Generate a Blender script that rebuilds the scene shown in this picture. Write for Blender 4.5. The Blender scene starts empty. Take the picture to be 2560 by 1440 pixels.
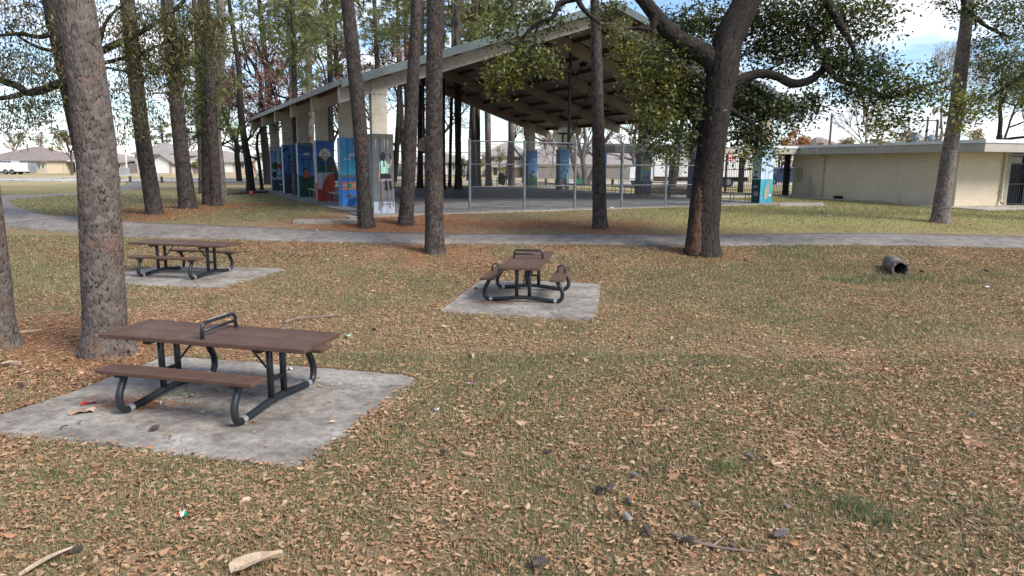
import bpy, math, random
import numpy as np
from mathutils import Vector, noise as mnoise
random.seed(7); RNG=np.random.default_rng(11)
sc=bpy.context.scene; COL=sc.collection
# ------------------------------------------------------------------ camera model
FP,PT,RL,CH=1751.0,.1753,.006,2.634
def ray(px,py):
    u=(px-1280)/FP; v=(720-py)/FP
    u,v=u*math.cos(RL)-v*math.sin(RL),u*math.sin(RL)+v*math.cos(RL)
    return np.array([u,math.cos(PT)+v*math.sin(PT),-math.sin(PT)+v*math.cos(PT)])
C0=np.array([0,0,CH])
def gz(x,y):
    y=np.asarray(y,float); t=np.clip((y-14.5)/12.5,0,1)
    return .8*t*t*(3-2*t)
def atz(px,py,z=0.): d=ray(px,py); return C0+d*((z-CH)/d[2])
def atY(px,py,Y): d=ray(px,py); return C0+d*(Y/d[1])
def gnd(px,py):
    d=ray(px,py); lo,hi=1.,600.
    for i in range(50):
        m=(lo+hi)/2; P=C0+d*m
        if P[2]>gz(P[0],P[1]): lo=m
        else: hi=m
    P=C0+d*hi; P[2]=gz(P[0],P[1]); return P
def depth(P): return P[1]*math.cos(PT)-(P[2]-CH)*math.sin(PT)
# ------------------------------------------------------------------ materials
MATS={}
class NT:
    def __init__(s,name):
        s.m=bpy.data.materials.new(name); s.m.use_nodes=True; s.t=s.m.node_tree; s.n=s.t.nodes; s.n.clear()
        s.out=s.n.new('ShaderNodeOutputMaterial')
    def node(s,typ,**kw):
        n=s.n.new('ShaderNode'+typ)
        for k,v in kw.items():
            if k in n.inputs: n.inputs[k].default_value=v
            else: setattr(n,k,v)
        return n
    def L(s,a,b): s.t.links.new(a,b)
    def coord(s,kind='Object',scale=(1,1,1)):
        tc=s.node('TexCoord'); mp=s.node('Mapping'); mp.inputs['Scale'].default_value=scale
        s.L(tc.outputs[kind],mp.inputs['Vector']); return mp.outputs['Vector']
    def noise(s,vec,scale,detail=4,rough=.6):
        n=s.node('TexNoise'); n.inputs['Scale'].default_value=scale; n.inputs['Detail'].default_value=detail; n.inputs['Roughness'].default_value=rough
        s.L(vec,n.inputs['Vector']); return n.outputs['Fac']
    def ramp(s,fac,stops):
        r=s.node('ValToRGB'); e=r.color_ramp.elements
        while len(e)<len(stops): e.new(.5)
        for k,(p,c) in enumerate(stops):
            e[k].position=p; e[k].color=(*c,1) if len(c)==3 else c
        s.L(fac,r.inputs['Fac']); return r.outputs['Color']
    def mix(s,fac,a,b,mode='MIX'):
        m=s.node('Mix',data_type='RGBA',blend_type=mode)
        for sock,v in ((m.inputs[0],fac),(m.inputs[6],a),(m.inputs[7],b)):
            if hasattr(v,'is_linked'): s.L(v,sock)
            elif isinstance(v,(int,float)): sock.default_value=v
            else: sock.default_value=(*v,1)
        return m.outputs[2]
    def math(s,op,a,b=0.):
        m=s.node('Math',operation=op)
        for sock,v in ((m.inputs[0],a),(m.inputs[1],b)):
            if hasattr(v,'is_linked'): s.L(v,sock)
            else: sock.default_value=v
        return m.outputs[0]
    def bsdf(s,col,rough=.8,metal=0.,bump=None,bstr=.3,bdist=.02,spec=.3):
        b=s.node('BsdfPrincipled'); b.inputs['Roughness'].default_value=rough; b.inputs['Metallic'].default_value=metal
        b.inputs['Specular IOR Level'].default_value=spec
        if hasattr(col,'is_linked'): s.L(col,b.inputs['Base Color'])
        else: b.inputs['Base Color'].default_value=(*col,1)
        if hasattr(rough,'is_linked'): s.L(rough,b.inputs['Roughness'])
        if bump is not None:
            bp=s.node('Bump'); bp.inputs['Strength'].default_value=bstr; bp.inputs['Distance'].default_value=bdist
            s.L(bump,bp.inputs['Height']); s.L(bp.outputs[0],b.inputs['Normal'])
        return b
    def done(s,sh): s.L(sh.outputs[0] if hasattr(sh,'outputs') else sh,s.out.inputs['Surface']); MATS[s.m.name]=s.m; return s.m
def noisy(name,c1,c2,scale=3.,rough=.8,metal=0.,fine=40.,fineamt=.25,bstr=.15,spec=.3,stretch=(1,1,1),lo=.35,hi=.65):
    t=NT(name); v=t.coord('Object',stretch); f=t.noise(v,scale,5,.65); c=t.ramp(f,[(lo,c1),(hi,c2)])
    f2=t.noise(v,fine,3,.7); c=t.mix(fineamt,c,t.ramp(f2,[(.3,(.25,.25,.25)),(.7,(1,1,1))]),'MULTIPLY')
    return t.done(t.bsdf(c,rough,metal,f2,bstr,.01,spec))
def leafmat(name,col,trans=.35,var=.25):
    t=NT(name); v=t.coord('Object'); f=t.noise(v,1.3,3,.7)
    c=t.mix(f,tuple(x*(1-var) for x in col),tuple(min(1,x*(1+var)) for x in col))
    d=t.node('BsdfDiffuse'); tr=t.node('BsdfTranslucent'); g=t.node('BsdfGlossy'); g.inputs['Roughness'].default_value=.45
    t.L(c,d.inputs['Color']); t.L(c,tr.inputs['Color'])
    m=t.node('MixShader'); m.inputs[0].default_value=trans; t.L(d.outputs[0],m.inputs[1]); t.L(tr.outputs[0],m.inputs[2])
    m2=t.node('MixShader'); m2.inputs[0].default_value=.04; t.L(m.outputs[0],m2.inputs[1]); t.L(g.outputs[0],m2.inputs[2])
    return t.done(m2)
def bark(name,crack,plate,warm,sx=1.,zs=.42,scale=9.,warmth=.5):
    """plated bark: voronoi plates stretched along the trunk"""
    t=NT(name); v=t.coord('Object',(sx,sx,zs))
    n=t.node('TexNoise'); n.inputs['Scale'].default_value=3.; n.inputs['Detail'].default_value=3; t.L(v,n.inputs['Vector'])
    va=t.node('VectorMath',operation='MULTIPLY_ADD'); t.L(n.outputs['Color'],va.inputs[0]); va.inputs[1].default_value=(.16,.16,.16); t.L(v,va.inputs[2])
    vo=t.node('TexVoronoi',feature='DISTANCE_TO_EDGE'); vo.inputs['Scale'].default_value=scale; t.L(va.outputs[0],vo.inputs['Vector'])
    vc=t.node('TexVoronoi'); vc.inputs['Scale'].default_value=scale; t.L(va.outputs[0],vc.inputs['Vector'])
    edge=t.ramp(vo.outputs['Distance'],[(.0,(0,0,0)),(.16,(1,1,1))])
    sp=t.node('SeparateColor'); t.L(vc.outputs['Color'],sp.inputs[0])
    pc=t.ramp(sp.outputs[0],[(0.,tuple(x*.72 for x in plate)),(.5,plate),(1.,tuple(x*1.25 for x in plate))])
    wf=t.math('MULTIPLY',t.ramp(t.noise(v,2.2,3,.6),[(.5,(0,0,0)),(.66,(1,1,1))]),t.ramp(sp.outputs[1],[(.35,(0,0,0)),(.8,(1,1,1))]))
    pc=t.mix(t.math('MULTIPLY',wf,warmth),pc,warm)
    fine=t.noise(v,45.,4,.75); pc=t.mix(.55,pc,t.ramp(fine,[(.3,(.45,.45,.45)),(.72,(1.25,1.25,1.25))]),'MULTIPLY')
    c=t.mix(edge,crack,pc)
    h=t.math('ADD',t.math('MULTIPLY',edge,1.),t.math('MULTIPLY',fine,.5))
    return t.done(t.bsdf(c,.9,0,h,.9,.03,.15))
def paintmat(name,rough=.65,wear=.6):
    t=NT(name); a=t.node('VertexColor',layer_name='Col'); v=t.coord('Object')
    f=t.noise(v,2.5,5,.7); f2=t.noise(v,30.,3,.7)
    c=t.mix(wear,a.outputs['Color'],t.ramp(f,[(.3,(.6,.6,.6)),(.7,(1.15,1.15,1.15))]),'MULTIPLY')
    c=t.mix(.35,c,t.ramp(f2,[(.3,(.55,.55,.55)),(.6,(1,1,1))]),'MULTIPLY')
    hs=t.node('HueSaturation'); hs.inputs['Saturation'].default_value=1.0; hs.inputs['Value'].default_value=.85; t.L(c,hs.inputs['Color']); c=hs.outputs[0]
    return t.done(t.bsdf(c,rough,0,f2,.1,.01,.3))
M={}
M['paint']=paintmat('mural_paint'); M['signpaint']=paintmat('sign_paint',.5,.15)
M['pine_bark']=bark('pine_bark',(.04,.032,.028),(.205,.165,.145),(.26,.125,.065),1,.42,8.)
M['pine_bark_near']=bark('pine_bark_near',(.022,.018,.017),(.225,.18,.162),(.29,.14,.085),1,.5,11.,.75)
M['pine_bark_dark']=bark('pine_bark_dark',(.022,.019,.018),(.125,.103,.092),(.16,.085,.05),1,.4,11.,.35)
M['oak_bark']=bark('oak_bark',(.02,.017,.015),(.085,.068,.058),(.12,.07,.045),1.6,.22,11.,.4)
M['grey_bark']=bark('grey_bark',(.035,.03,.028),(.14,.125,.112),(.16,.12,.08),1,.3,13.,.3)
M['wound']=noisy('bare_wood',(.035,.02,.013),(.12,.066,.042),6,.9,0,40,.5,.6,stretch=(2,2,.4))
def palette(pfx,cols,tr=.35): return [leafmat(f'{pfx}_{i}',c,tr) for i,c in enumerate(cols)]
M['oak_leaf']=palette('oak_leaf',[(.034,.055,.022),(.06,.085,.028),(.115,.135,.034),(.20,.185,.038)],.42)
M['oak_leaf_y']=palette('oak_leaf_light',[(.06,.085,.022),(.10,.12,.025),(.15,.15,.028),(.16,.11,.03)],.4)
M['willow_leaf']=palette('willow_leaf',[(.05,.06,.03),(.09,.105,.03),(.12,.105,.035),(.14,.08,.04)],.35)
M['vine_leaf']=palette('vine_leaf',[(.06,.085,.022),(.10,.115,.025),(.13,.12,.03)],.35)
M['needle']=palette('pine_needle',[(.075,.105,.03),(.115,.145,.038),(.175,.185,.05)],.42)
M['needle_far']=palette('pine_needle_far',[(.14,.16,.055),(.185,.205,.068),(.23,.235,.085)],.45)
M['autumn']=palette('autumn_leaf',[(.26,.135,.11),(.35,.19,.145),(.42,.25,.18),(.22,.12,.105)],.5)
M['orange']=palette('orange_leaf',[(.42,.2,.08),(.36,.16,.08),(.45,.28,.13)],.4)
M['tan']=palette('tan_leaf',[(.30,.2,.10),(.36,.26,.14),(.24,.18,.09),(.2,.19,.09)],.4)
M['twig']=noisy('twig_bark',(.06,.05,.045),(.11,.09,.08),5,.9)
M['twig_pale']=noisy('pale_twig_bark',(.2,.165,.145),(.3,.25,.22),5,.9)
M['concrete']=None
M['darkmetal']=noisy('black_powder_coat',(.008,.011,.015),(.014,.018,.023),6,.42,0,60,.15,.03,.5)
M['brown']=noisy('brown_coated_steel',(.072,.040,.028),(.10,.058,.041),4,.55,0,50,.2,.05,.4)
M['clamp']=noisy('aluminium_clamp',(.5,.5,.5),(.65,.65,.65),8,.4,.8)
M['galv']=noisy('galvanised_steel',(.13,.155,.17),(.20,.23,.25),5,.6,.3,50,.3)
M['blackfence']=noisy('black_steel',(.008,.008,.009),(.016,.016,.017),6,.5)
M['cream']=None
M['fascia']=noisy('fascia_paint',(.31,.295,.25),(.37,.355,.305),1.5,.7,0,30,.2)
M['fascia_white']=noisy('flashing_metal',(.55,.58,.6),(.68,.7,.72),2,.5,.2)
M['pavconc']=noisy('pavilion_concrete',(.33,.30,.25),(.48,.44,.37),1.1,.85,0,9,.35,.1)
M['beamdark']=noisy('frame_concrete',(.27,.23,.18),(.36,.31,.245),1.2,.85,0,9,.3,.1)
M['purlin']=noisy('purlin_steel',(.085,.035,.022),(.13,.055,.035),2,.7)
M['flash']=noisy('green_grey_flashing',(.075,.095,.098),(.105,.13,.132),1.3,.5,.2,20,.25)
def deckmat():
    t=NT('ribbed_roof_deck'); v=t.coord('Object')
    w=t.node('TexWave',wave_type='BANDS',bands_direction='X'); w.inputs['Scale'].default_value=.5
    f=t.noise(v,.8,4,.6); c=t.ramp(f,[(.3,(.30,.285,.27)),(.7,(.42,.405,.39))])
    return t.done(t.bsdf(c,.55,.2))
M['deck']=deckmat()
M['eave']=noisy('weathered_eave_metal',(.20,.20,.19),(.29,.29,.28),2,.6,.1)
M['rooftop']=noisy('roof_sheet',(.45,.46,.46),(.58,.59,.6),1,.5,.2)
M['glass']=noisy('dark_glass',(.012,.016,.022),(.02,.026,.034),2,.12,0,30,.1,.0,.6)
M['white']=noisy('white_paint',(.62,.62,.6),(.72,.72,.7),2,.6,0,30,.15)
M['grey']=noisy('grey_paint',(.25,.27,.29),(.33,.35,.37),2,.6)
M['wood']=noisy('weathered_wood',(.17,.16,.15),(.27,.25,.235),2,.9,0,14,.5,.3,stretch=(6,6,.6))
M['post']=noisy('post_wood',(.07,.055,.045),(.13,.1,.08),4,.9)
M['barkpiece']=noisy('pale_bark',(.30,.225,.16),(.44,.345,.25),9,.9,0,40,.3)
M['stick']=noisy('dead_stick',(.14,.11,.09),(.24,.19,.16),9,.9)
M['cone']=noisy('pine_cone_scale',(.05,.04,.035),(.13,.11,.1),60,.9)
M['cone_grey']=noisy('weathered_cone_scale',(.19,.175,.165),(.33,.305,.29),60,.9)
M['rubber']=noisy('black_rubber',(.012,.012,.012),(.02,.02,.02),5,.8)
M['benchwood']=noisy('bench_top',(.20,.19,.18),(.29,.28,.26),3,.7)
M['rust']=noisy('rusty_bench_steel',(.045,.025,.02),(.08,.045,.035),5,.7)
def conc(name,c1,c2,c3,scale=1.):
    t=NT(name); v=t.coord('Object'); f=t.noise(v,.9*scale,6,.7); f2=t.noise(v,6*scale,6,.75); f3=t.noise(v,70.,2,.7)
    c=t.ramp(f,[(.3,c1),(.5,c2),(.68,c3)]); c=t.mix(.8,c,t.ramp(f2,[(.34,(.48,.46,.44)),(.6,(1.1,1.1,1.1))]),'MULTIPLY')
    c=t.mix(.35,c,t.ramp(f3,[(.35,(.35,.34,.33)),(.6,(1.1,1.1,1.1))]),'MULTIPLY')
    vo=t.node('TexVoronoi',feature='DISTANCE_TO_EDGE'); vo.inputs['Scale'].default_value=.55*scale
    va=t.node('VectorMath',operation='MULTIPLY_ADD'); nn=t.node('TexNoise'); nn.inputs['Scale'].default_value=2.5; nn.inputs['Detail'].default_value=6; t.L(v,nn.inputs['Vector'])
    t.L(nn.outputs['Color'],va.inputs[0]); va.inputs[1].default_value=(.7,.7,.7); t.L(v,va.inputs[2]); t.L(va.outputs[0],vo.inputs['Vector'])
    cr=t.ramp(vo.outputs['Distance'],[(0.,(1,1,1)),(.006,(0,0,0))]); ms=t.ramp(t.noise(v,.5,2),[(.52,(0,0,0)),(.6,(.75,.75,.75))])
    c=t.mix(t.math('MULTIPLY',cr,ms),c,(.07,.06,.055))
    return t.done(t.bsdf(c,.9,0,f3,.25,.006,.2))
M['concrete']=conc('concrete_pad',(.13,.118,.105),(.25,.23,.208),(.37,.35,.32),1.5)
M['asphalt']=conc('path_asphalt',(.145,.133,.123),(.195,.181,.168),(.245,.229,.212),.6)
M['court']=conc('court_concrete',(.135,.135,.14),(.18,.18,.185),(.23,.23,.23),.25)
M['curb']=conc('kerb_concrete',(.24,.21,.175),(.32,.28,.235),(.38,.335,.285),1.)
M['walk']=conc('pavement_concrete',(.33,.30,.27),(.41,.38,.34),(.47,.44,.4),.5)
M['roadm']=conc('road_concrete',(.43,.43,.44),(.5,.5,.5),(.56,.56,.56),.2)
def brick(name,c1,c2,mort,sc_=1.):
    t=NT(name); v=t.coord('UV'); b=t.node('TexBrick'); b.inputs['Scale'].default_value=1.; b.inputs['Brick Width'].default_value=.23*sc_; b.inputs['Row Height'].default_value=.085*sc_
    b.inputs['Mortar Size'].default_value=.006; b.inputs['Mortar Smooth'].default_value=.4; b.inputs['Color1'].default_value=(*c1,1); b.inputs['Color2'].default_value=(*c2,1); b.inputs['Mortar'].default_value=(*mort,1)
    t.L(v,b.inputs['Vector']); f=t.noise(t.coord('Object'),1.2,5,.7); c=t.mix(.35,b.outputs['Color'],t.ramp(f,[(.3,(.7,.68,.62)),(.65,(1.05,1.05,1.05))]),'MULTIPLY')
    bb=t.math('SUBTRACT',1.,b.outputs['Fac']); return t.done(t.bsdf(c,.75,0,bb,.5,.01,.25))
M['cream']=brick('cream_painted_brick',(.60,.525,.395),(.56,.49,.365),(.43,.375,.28))
M['housebrick']=brick('house_brick',(.34,.2,.15),(.42,.28,.2),(.45,.4,.35))
# ------------------------------------------------------------------ mesh helpers
class MB:
    def __init__(s): s.v=[];s.f=[];s.m=[];s.c=[]
    def add(s,vs,fs,m=0,c=None):
        o=len(s.v); s.v.extend([tuple(float(q) for q in p) for p in vs]); s.f.extend([tuple(o+i for i in f) for f in fs]); s.m.extend([m]*len(fs)); s.c.extend([c]*len(fs)); return s
    def box(s,lo,hi,m=0,c=None,fr=None):
        x0,y0,z0=lo;x1,y1,z1=hi
        vs=[(x0,y0,z0),(x1,y0,z0),(x1,y1,z0),(x0,y1,z0),(x0,y0,z1),(x1,y0,z1),(x1,y1,z1),(x0,y1,z1)]
        if fr: vs=[fr(p) for p in vs]
        return s.add(vs,[(0,3,2,1),(4,5,6,7),(0,1,5,4),(1,2,6,5),(2,3,7,6),(3,0,4,7)],m,c)
    def prism(s,poly,z0,z1,m=0,c=None,fr=None):
        n=len(poly); vs=[(*p,z0) for p in poly]+[(*p,z1) for p in poly]
        if fr: vs=[fr(p) for p in vs]
        fs=[tuple(range(n-1,-1,-1)),tuple(range(n,2*n))]+[(i,(i+1)%n,n+(i+1)%n,n+i) for i in range(n)]
        return s.add(vs,fs,m,c)
    def hull(s,bot,top,m=0,c=None):
        n=len(bot); return s.add(list(bot)+list(top),[tuple(range(n-1,-1,-1)),tuple(range(n,2*n))]+[(i,(i+1)%n,n+(i+1)%n,n+i) for i in range(n)],m,c)
    def tube(s,pts,rad,sides=8,m=0,c=None,jit=0.,cap=True):
        P=[np.array(p,float) for p in pts]; n=len(P)
        if not hasattr(rad,'__len__'): rad=[rad]*n
        t0=P[1]-P[0]; t0/=np.linalg.norm(t0)+1e-9; u=np.cross(t0,[0,0,1.]) if abs(t0[2])<.9 else np.cross(t0,[0,1.,0]); u/=np.linalg.norm(u)
        vs=[]
        for i in range(n):
            t=(P[min(i+1,n-1)]-P[max(i-1,0)]); t/=np.linalg.norm(t)+1e-9
            u=u-t*(u@t); u/=np.linalg.norm(u)+1e-9; w=np.cross(t,u)
            for k in range(sides):
                a=2*math.pi*k/sides; r=rad[i]*(1+(random.uniform(-jit,jit) if jit else 0)); vs.append(P[i]+(u*math.cos(a)+w*math.sin(a))*r)
        fs=[(i*sides+k,i*sides+(k+1)%sides,(i+1)*sides+(k+1)%sides,(i+1)*sides+k) for i in range(n-1) for k in range(sides)]
        if cap: fs+=[tuple(range(sides-1,-1,-1)),tuple((n-1)*sides+k for k in range(sides))]
        return s.add(vs,fs,m,c)
    def cyl(s,p0,p1,r,sides=12,m=0,c=None,r1=None): return s.tube([p0,p1],[r,r if r1 is None else r1],sides,m,c)
    def build(s,name,mats,parent=None,loc=(0,0,0),rz=0,smooth=False,world=False):
        me=bpy.data.meshes.new(name); vs=s.v
        if world and parent is not None:
            L=parent.location; vs=[(p[0]-L[0],p[1]-L[1],p[2]-L[2]) for p in vs]
        me.from_pydata(vs,[],s.f)
        if not isinstance(mats,(list,tuple)): mats=[mats]
        for m in mats: me.materials.append(m)
        if len(mats)>1: me.polygons.foreach_set('material_index',s.m)
        if any(c is not None for c in s.c):
            at=me.color_attributes.new('Col','FLOAT_COLOR','CORNER'); arr=[]
            for p,c in zip(me.polygons,s.c): arr+=[*(c or (.5,.5,.5)),1.]*p.loop_total
            at.data.foreach_set('color',arr)
        if smooth: me.polygons.foreach_set('use_smooth',[True]*len(me.polygons))
        me.update(); o=bpy.data.objects.new(name,me); o.location=loc; o.rotation_euler=(0,0,rz); COL.objects.link(o)
        if parent is not None: o.parent=parent
        return o
def npmesh(name,V,Fq,mats,midx=None,parent=None,smooth=False,loc=None):
    """V (n,3), Fq (m,k) faces of equal size k"""
    me=bpy.data.meshes.new(name); V=np.asarray(V,np.float32)
    if parent is not None: V=V-np.array(parent.location,np.float32)
    k=Fq.shape[1]; m=len(Fq); me.vertices.add(len(V)); me.vertices.foreach_set('co',V.ravel())
    me.loops.add(m*k); me.loops.foreach_set('vertex_index',Fq.astype(np.int32).ravel())
    me.polygons.add(m); me.polygons.foreach_set('loop_start',np.arange(0,m*k,k,dtype=np.int32)); me.polygons.foreach_set('loop_total',np.full(m,k,np.int32))
    for x in (mats if isinstance(mats,(list,tuple)) else [mats]): me.materials.append(x)
    if midx is not None: me.polygons.foreach_set('material_index',midx.astype(np.int32))
    if smooth: me.polygons.foreach_set('use_smooth',np.ones(m,bool))
    me.update(calc_edges=True); o=bpy.data.objects.new(name,me); COL.objects.link(o)
    if parent is not None: o.parent=parent
    return o
def tag(o,label=None,cat=None,group=None,kind=None):
    if label: o['label']=label
    if cat: o['category']=cat
    if group: o['group']=group
    if kind: o['kind']=kind
    return o
def thing(name,label,cat,loc=(0,0,0),rz=0,group=None):
    o=bpy.data.objects.new(name,None); o.empty_display_size=.2; o.location=[float(q) for q in loc]; o.rotation_euler=(0,0,rz); COL.objects.link(o); return tag(o,label,cat,group)
def setuv(o,scale=1.):
    me=o.data; uv=me.uv_layers.new(name='UVMap')
    for p in me.polygons:
        n=p.normal
        for li in p.loop_indices:
            co=me.vertices[me.loops[li].vertex_index].co
            if abs(n.z)>.7: q=(co.x,co.y)
            else:
                h=Vector((-n.y,n.x)); h.normalize(); q=(co.x*h.x+co.y*h.y,co.z)
            uv.data[li].uv=(q[0]*scale,q[1]*scale)
def copytree(o,parent=None):
    c=o.copy(); COL.objects.link(c); c.parent=parent
    for ch in list(o.children): copytree(ch,c)
    return c
def text_mesh(txt,size,ext=.004):
    cu=bpy.data.curves.new('lettering','FONT'); cu.body=txt; cu.size=size; cu.extrude=ext; cu.align_x='CENTER'; cu.align_y='CENTER'; cu.offset=.004
    ob=bpy.data.objects.new('lettering',cu); COL.objects.link(ob); bpy.context.view_layer.update()
    me=bpy.data.meshes.new_from_object(ob.evaluated_get(bpy.context.evaluated_depsgraph_get())); bpy.data.objects.remove(ob); bpy.data.curves.remove(cu); return me
# ------------------------------------------------------------------ camera, sky, sun
cam=bpy.data.objects.new('Camera',bpy.data.cameras.new('Camera')); COL.objects.link(cam); sc.camera=cam
cam.location=(0,0,CH); cam.data.sensor_width=36.; cam.data.lens=36.*FP/2560.; cam.data.clip_end=2000.; cam.data.clip_start=.05
from mathutils import Matrix
cam.rotation_euler=(Matrix.Rotation(math.pi/2-PT,3,'X')@Matrix.Rotation(RL,3,'Z')).to_euler()
SUN_EL,SUN_AZ=math.radians(42),math.radians(128)      # azimuth clockwise from +Y
w=bpy.data.worlds.new('World'); sc.world=w; w.use_nodes=True; nt=w.node_tree; nt.nodes.clear()
def wn(t,**k):
    n=nt.nodes.new('ShaderNode'+t)
    for a,b in k.items(): setattr(n,a,b)
    return n
sky=wn('TexSky',sky_type='NISHITA',sun_disc=False,sun_elevation=SUN_EL,sun_rotation=SUN_AZ,dust_density=.4,air_density=1.)
sk=wn('Mix',data_type='RGBA',blend_type='MULTIPLY'); sk.inputs[0].default_value=1.; sk.inputs[7].default_value=(.68,.75,.86,1)
tc=wn('TexCoord'); sx=wn('SeparateXYZ'); nt.links.new(tc.outputs['Generated'],sx.inputs[0])
mz=wn('Math',operation='ADD'); mz.inputs[1].default_value=.18; nt.links.new(sx.outputs[2],mz.inputs[0])
dv=[wn('Math',operation='DIVIDE') for _ in range(2)]; cb=wn('CombineXYZ')
for i in range(2): nt.links.new(sx.outputs[i],dv[i].inputs[0]); nt.links.new(mz.outputs[0],dv[i].inputs[1]); nt.links.new(dv[i].outputs[0],cb.inputs[i])
n1=wn('TexNoise'); n1.inputs['Scale'].default_value=1.25; n1.inputs['Detail'].default_value=9; n1.inputs['Roughness'].default_value=.58; n1.inputs['Distortion'].default_value=.4
nt.links.new(cb.outputs[0],n1.inputs['Vector'])
cr=wn('ValToRGB'); cr.color_ramp.elements[0].position=.45; cr.color_ramp.elements[1].position=.63; nt.links.new(n1.outputs['Fac'],cr.inputs['Fac'])
n2=wn('TexNoise'); n2.inputs['Scale'].default_value=3.; n2.inputs['Detail'].default_value=6; nt.links.new(cb.outputs[0],n2.inputs['Vector'])
cc=wn('ValToRGB'); e=cc.color_ramp.elements; e[0].position=.3; e[0].color=(4.5,4.9,5.6,1); e[1].position=.62; e[1].color=(7.0,7.0,7.2,1); nt.links.new(n2.outputs['Fac'],cc.inputs['Fac'])
mx=wn('Mix',data_type='RGBA'); nt.links.new(cr.outputs['Color'],mx.inputs[0]); nt.links.new(sky.outputs[0],sk.inputs[6]); nt.links.new(sk.outputs[2],mx.inputs[6]); nt.links.new(cc.outputs['Color'],mx.inputs[7])
bg=wn('Background'); bg.inputs['Strength'].default_value=.1; ow=wn('OutputWorld'); nt.links.new(mx.outputs[2],bg.inputs['Color']); nt.links.new(bg.outputs[0],ow.inputs['Surface'])
sl=bpy.data.lights.new('Sun','SUN'); sl.energy=2.5; sl.angle=math.radians(24); sl.color=(1,.93,.84); so=bpy.data.objects.new('Sun',sl); COL.objects.link(so)
sd=Vector((math.sin(SUN_AZ)*math.cos(SUN_EL),math.cos(SUN_AZ)*math.cos(SUN_EL),math.sin(SUN_EL))); so.rotation_euler=(-sd).to_track_quat('-Z','Y').to_euler(); so.location=(0,0,30)
sc.view_settings.view_transform='Standard'; sc.view_settings.look='None'; sc.view_settings.exposure=1.36; sc.view_settings.gamma=1.; sc.view_settings.use_curve_mapping=False
sc.cycles.max_bounces=6; sc.cycles.diffuse_bounces=3; sc.cycles.glossy_bounces=2; sc.cycles.transmission_bounces=3; sc.cycles.transparent_max_bounces=12; sc.cycles.use_denoising=True
sc.cycles.sample_clamp_indirect=4.
# ------------------------------------------------------------------ pavilion frame of reference
TH=.474; AV=np.array([math.cos(TH),math.sin(TH)]); NV=np.array([-math.sin(TH),math.cos(TH)]); P0=np.array([-5.0,25.3]); ZS=.84
def pv(s,n,z): q=P0+AV*s+NV*n; return (q[0],q[1],z)
def pvp(p): return pv(*p)
# ------------------------------------------------------------------ ground
def gpt(*px): return np.array([gnd(*p)[:2] for p in px])
TR={'t1':gnd(-8,868),'t2':gnd(262,884),'t4':gnd(385,535),'t5':gnd(468,522),'t6':gnd(541,516),'t7':gnd(558,508),'t8':gnd(627,480),'t10':gnd(915,568),'t11':gnd(1015,562),'t12':gnd(1087,632),'t13':gnd(1500,570),'oak':gnd(1757,634),'t14':gnd(2352,555)}
PATHPX=[((2760,624),(2760,600)),((2560,622),(2560,594)),((2350,617),(2350,588)),((2100,613.5),(2100,585)),((1760,616),(1760,590)),((1500,612.5),(1500,588)),((1280,612),(1280,587)),((1060,610),(1090,586)),((850,606),(860,580)),((639,602),(639,570)),((470,597),(470,563)),((303,592),(303,556)),((200,583),(202,545)),((130,577),(108,537)),((60,571),(47,521)),((-60,556),(28,508)),((-110,522),(24,503)),((-60,496),(34,500)),((7,491),(95,493.5)),((108,487),(202,487)),((200,483),(290,480.5)),((286,474),(350,472)),((314,462),(367,461)),((314,455.2),(368,455.2))]
def smooth_pairs(pairs,k=6):
    A=np.array([np.r_[gnd(*a)[:2],gnd(*b)[:2]] for a,b in pairs]); out=[]
    n=len(A)
    for i in range(n-1):
        p0,p1,p2,p3=A[max(i-1,0)],A[i],A[i+1],A[min(i+2,n-1)]
        for j in range(k):
            t=j/k; out.append(.5*((2*p1)+(-p0+p2)*t+(2*p0-5*p1+4*p2-p3)*t*t+(-p0+3*p1-3*p2+p3)*t**3))
    out.append(A[-1]); return np.array(out)
PP=smooth_pairs(PATHPX)
PPOLY=np.vstack([PP[:,:2],PP[::-1,2:]])
def inpoly(x,y,poly):
    x=np.asarray(x);y=np.asarray(y);r=np.zeros(x.shape,bool);n=len(poly);j=n-1
    for i in range(n):
        xi,yi=poly[i];xj,yj=poly[j]
        c=((yi>y)!=(yj>y))&(x<(xj-xi)*(y-yi)/(yj-yi+1e-12)+xi); r^=c; j=i
    return r
PADS={'a':[(-70,1062),(0,1083),(250,1111),(523,1142),(650,1162),(717,1166),(752,1158),(785,1146),(860,1090),(920,1038),(1000,978),(1043,953),(1044,945),(1012,935),(801,918),(560,899),(422,889),(395,894),(354,912),(181,979),(0,1036),(-60,1052)],
 'b':[(1100,774),(1103,779),(1283,789.5),(1440,797.5),(1473,799),(1485,795),(1493,775),(1502,714),(1498,709),(1421,704),(1300,702),(1204,700.4),(1194,704)],
 'c':[(205,700),(214,704),(311,710),(431,717),(528,719.5),(565,715),(640,695),(716,674),(710,671),(560,667),(420,664.5),(400,666),(311,678)]}
PADW={k:np.array([atz(px,py,0.)[:2] for px,py in v]) for k,v in PADS.items()}
def polydist(x,y,poly):
    x=np.asarray(x,float);y=np.asarray(y,float); d=np.full(x.shape,1e9); n=len(poly)
    for i in range(n):
        a,b_=poly[i],poly[(i+1)%n]; e=b_-a; t_=np.clip(((x-a[0])*e[0]+(y-a[1])*e[1])/(e@e+1e-12),0,1); d=np.minimum(d,np.hypot(x-a[0]-t_*e[0],y-a[1]-t_*e[1]))
    return np.where(inpoly(x,y,poly),0.,d)
def flatten(x,y,z):
    for k in PADW:
        c=PADW[k].mean(0); near_=np.hypot(x-c[0],y-c[1])<6; t_=np.ones(np.shape(x)); t_[near_]=np.clip((polydist(x[near_],y[near_],PADW[k])-.12)/1.3,0,1); m_=1-t_*t_*(3-2*t_); z=z*(1-m_)+m_*(-.022)
    return z
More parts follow.
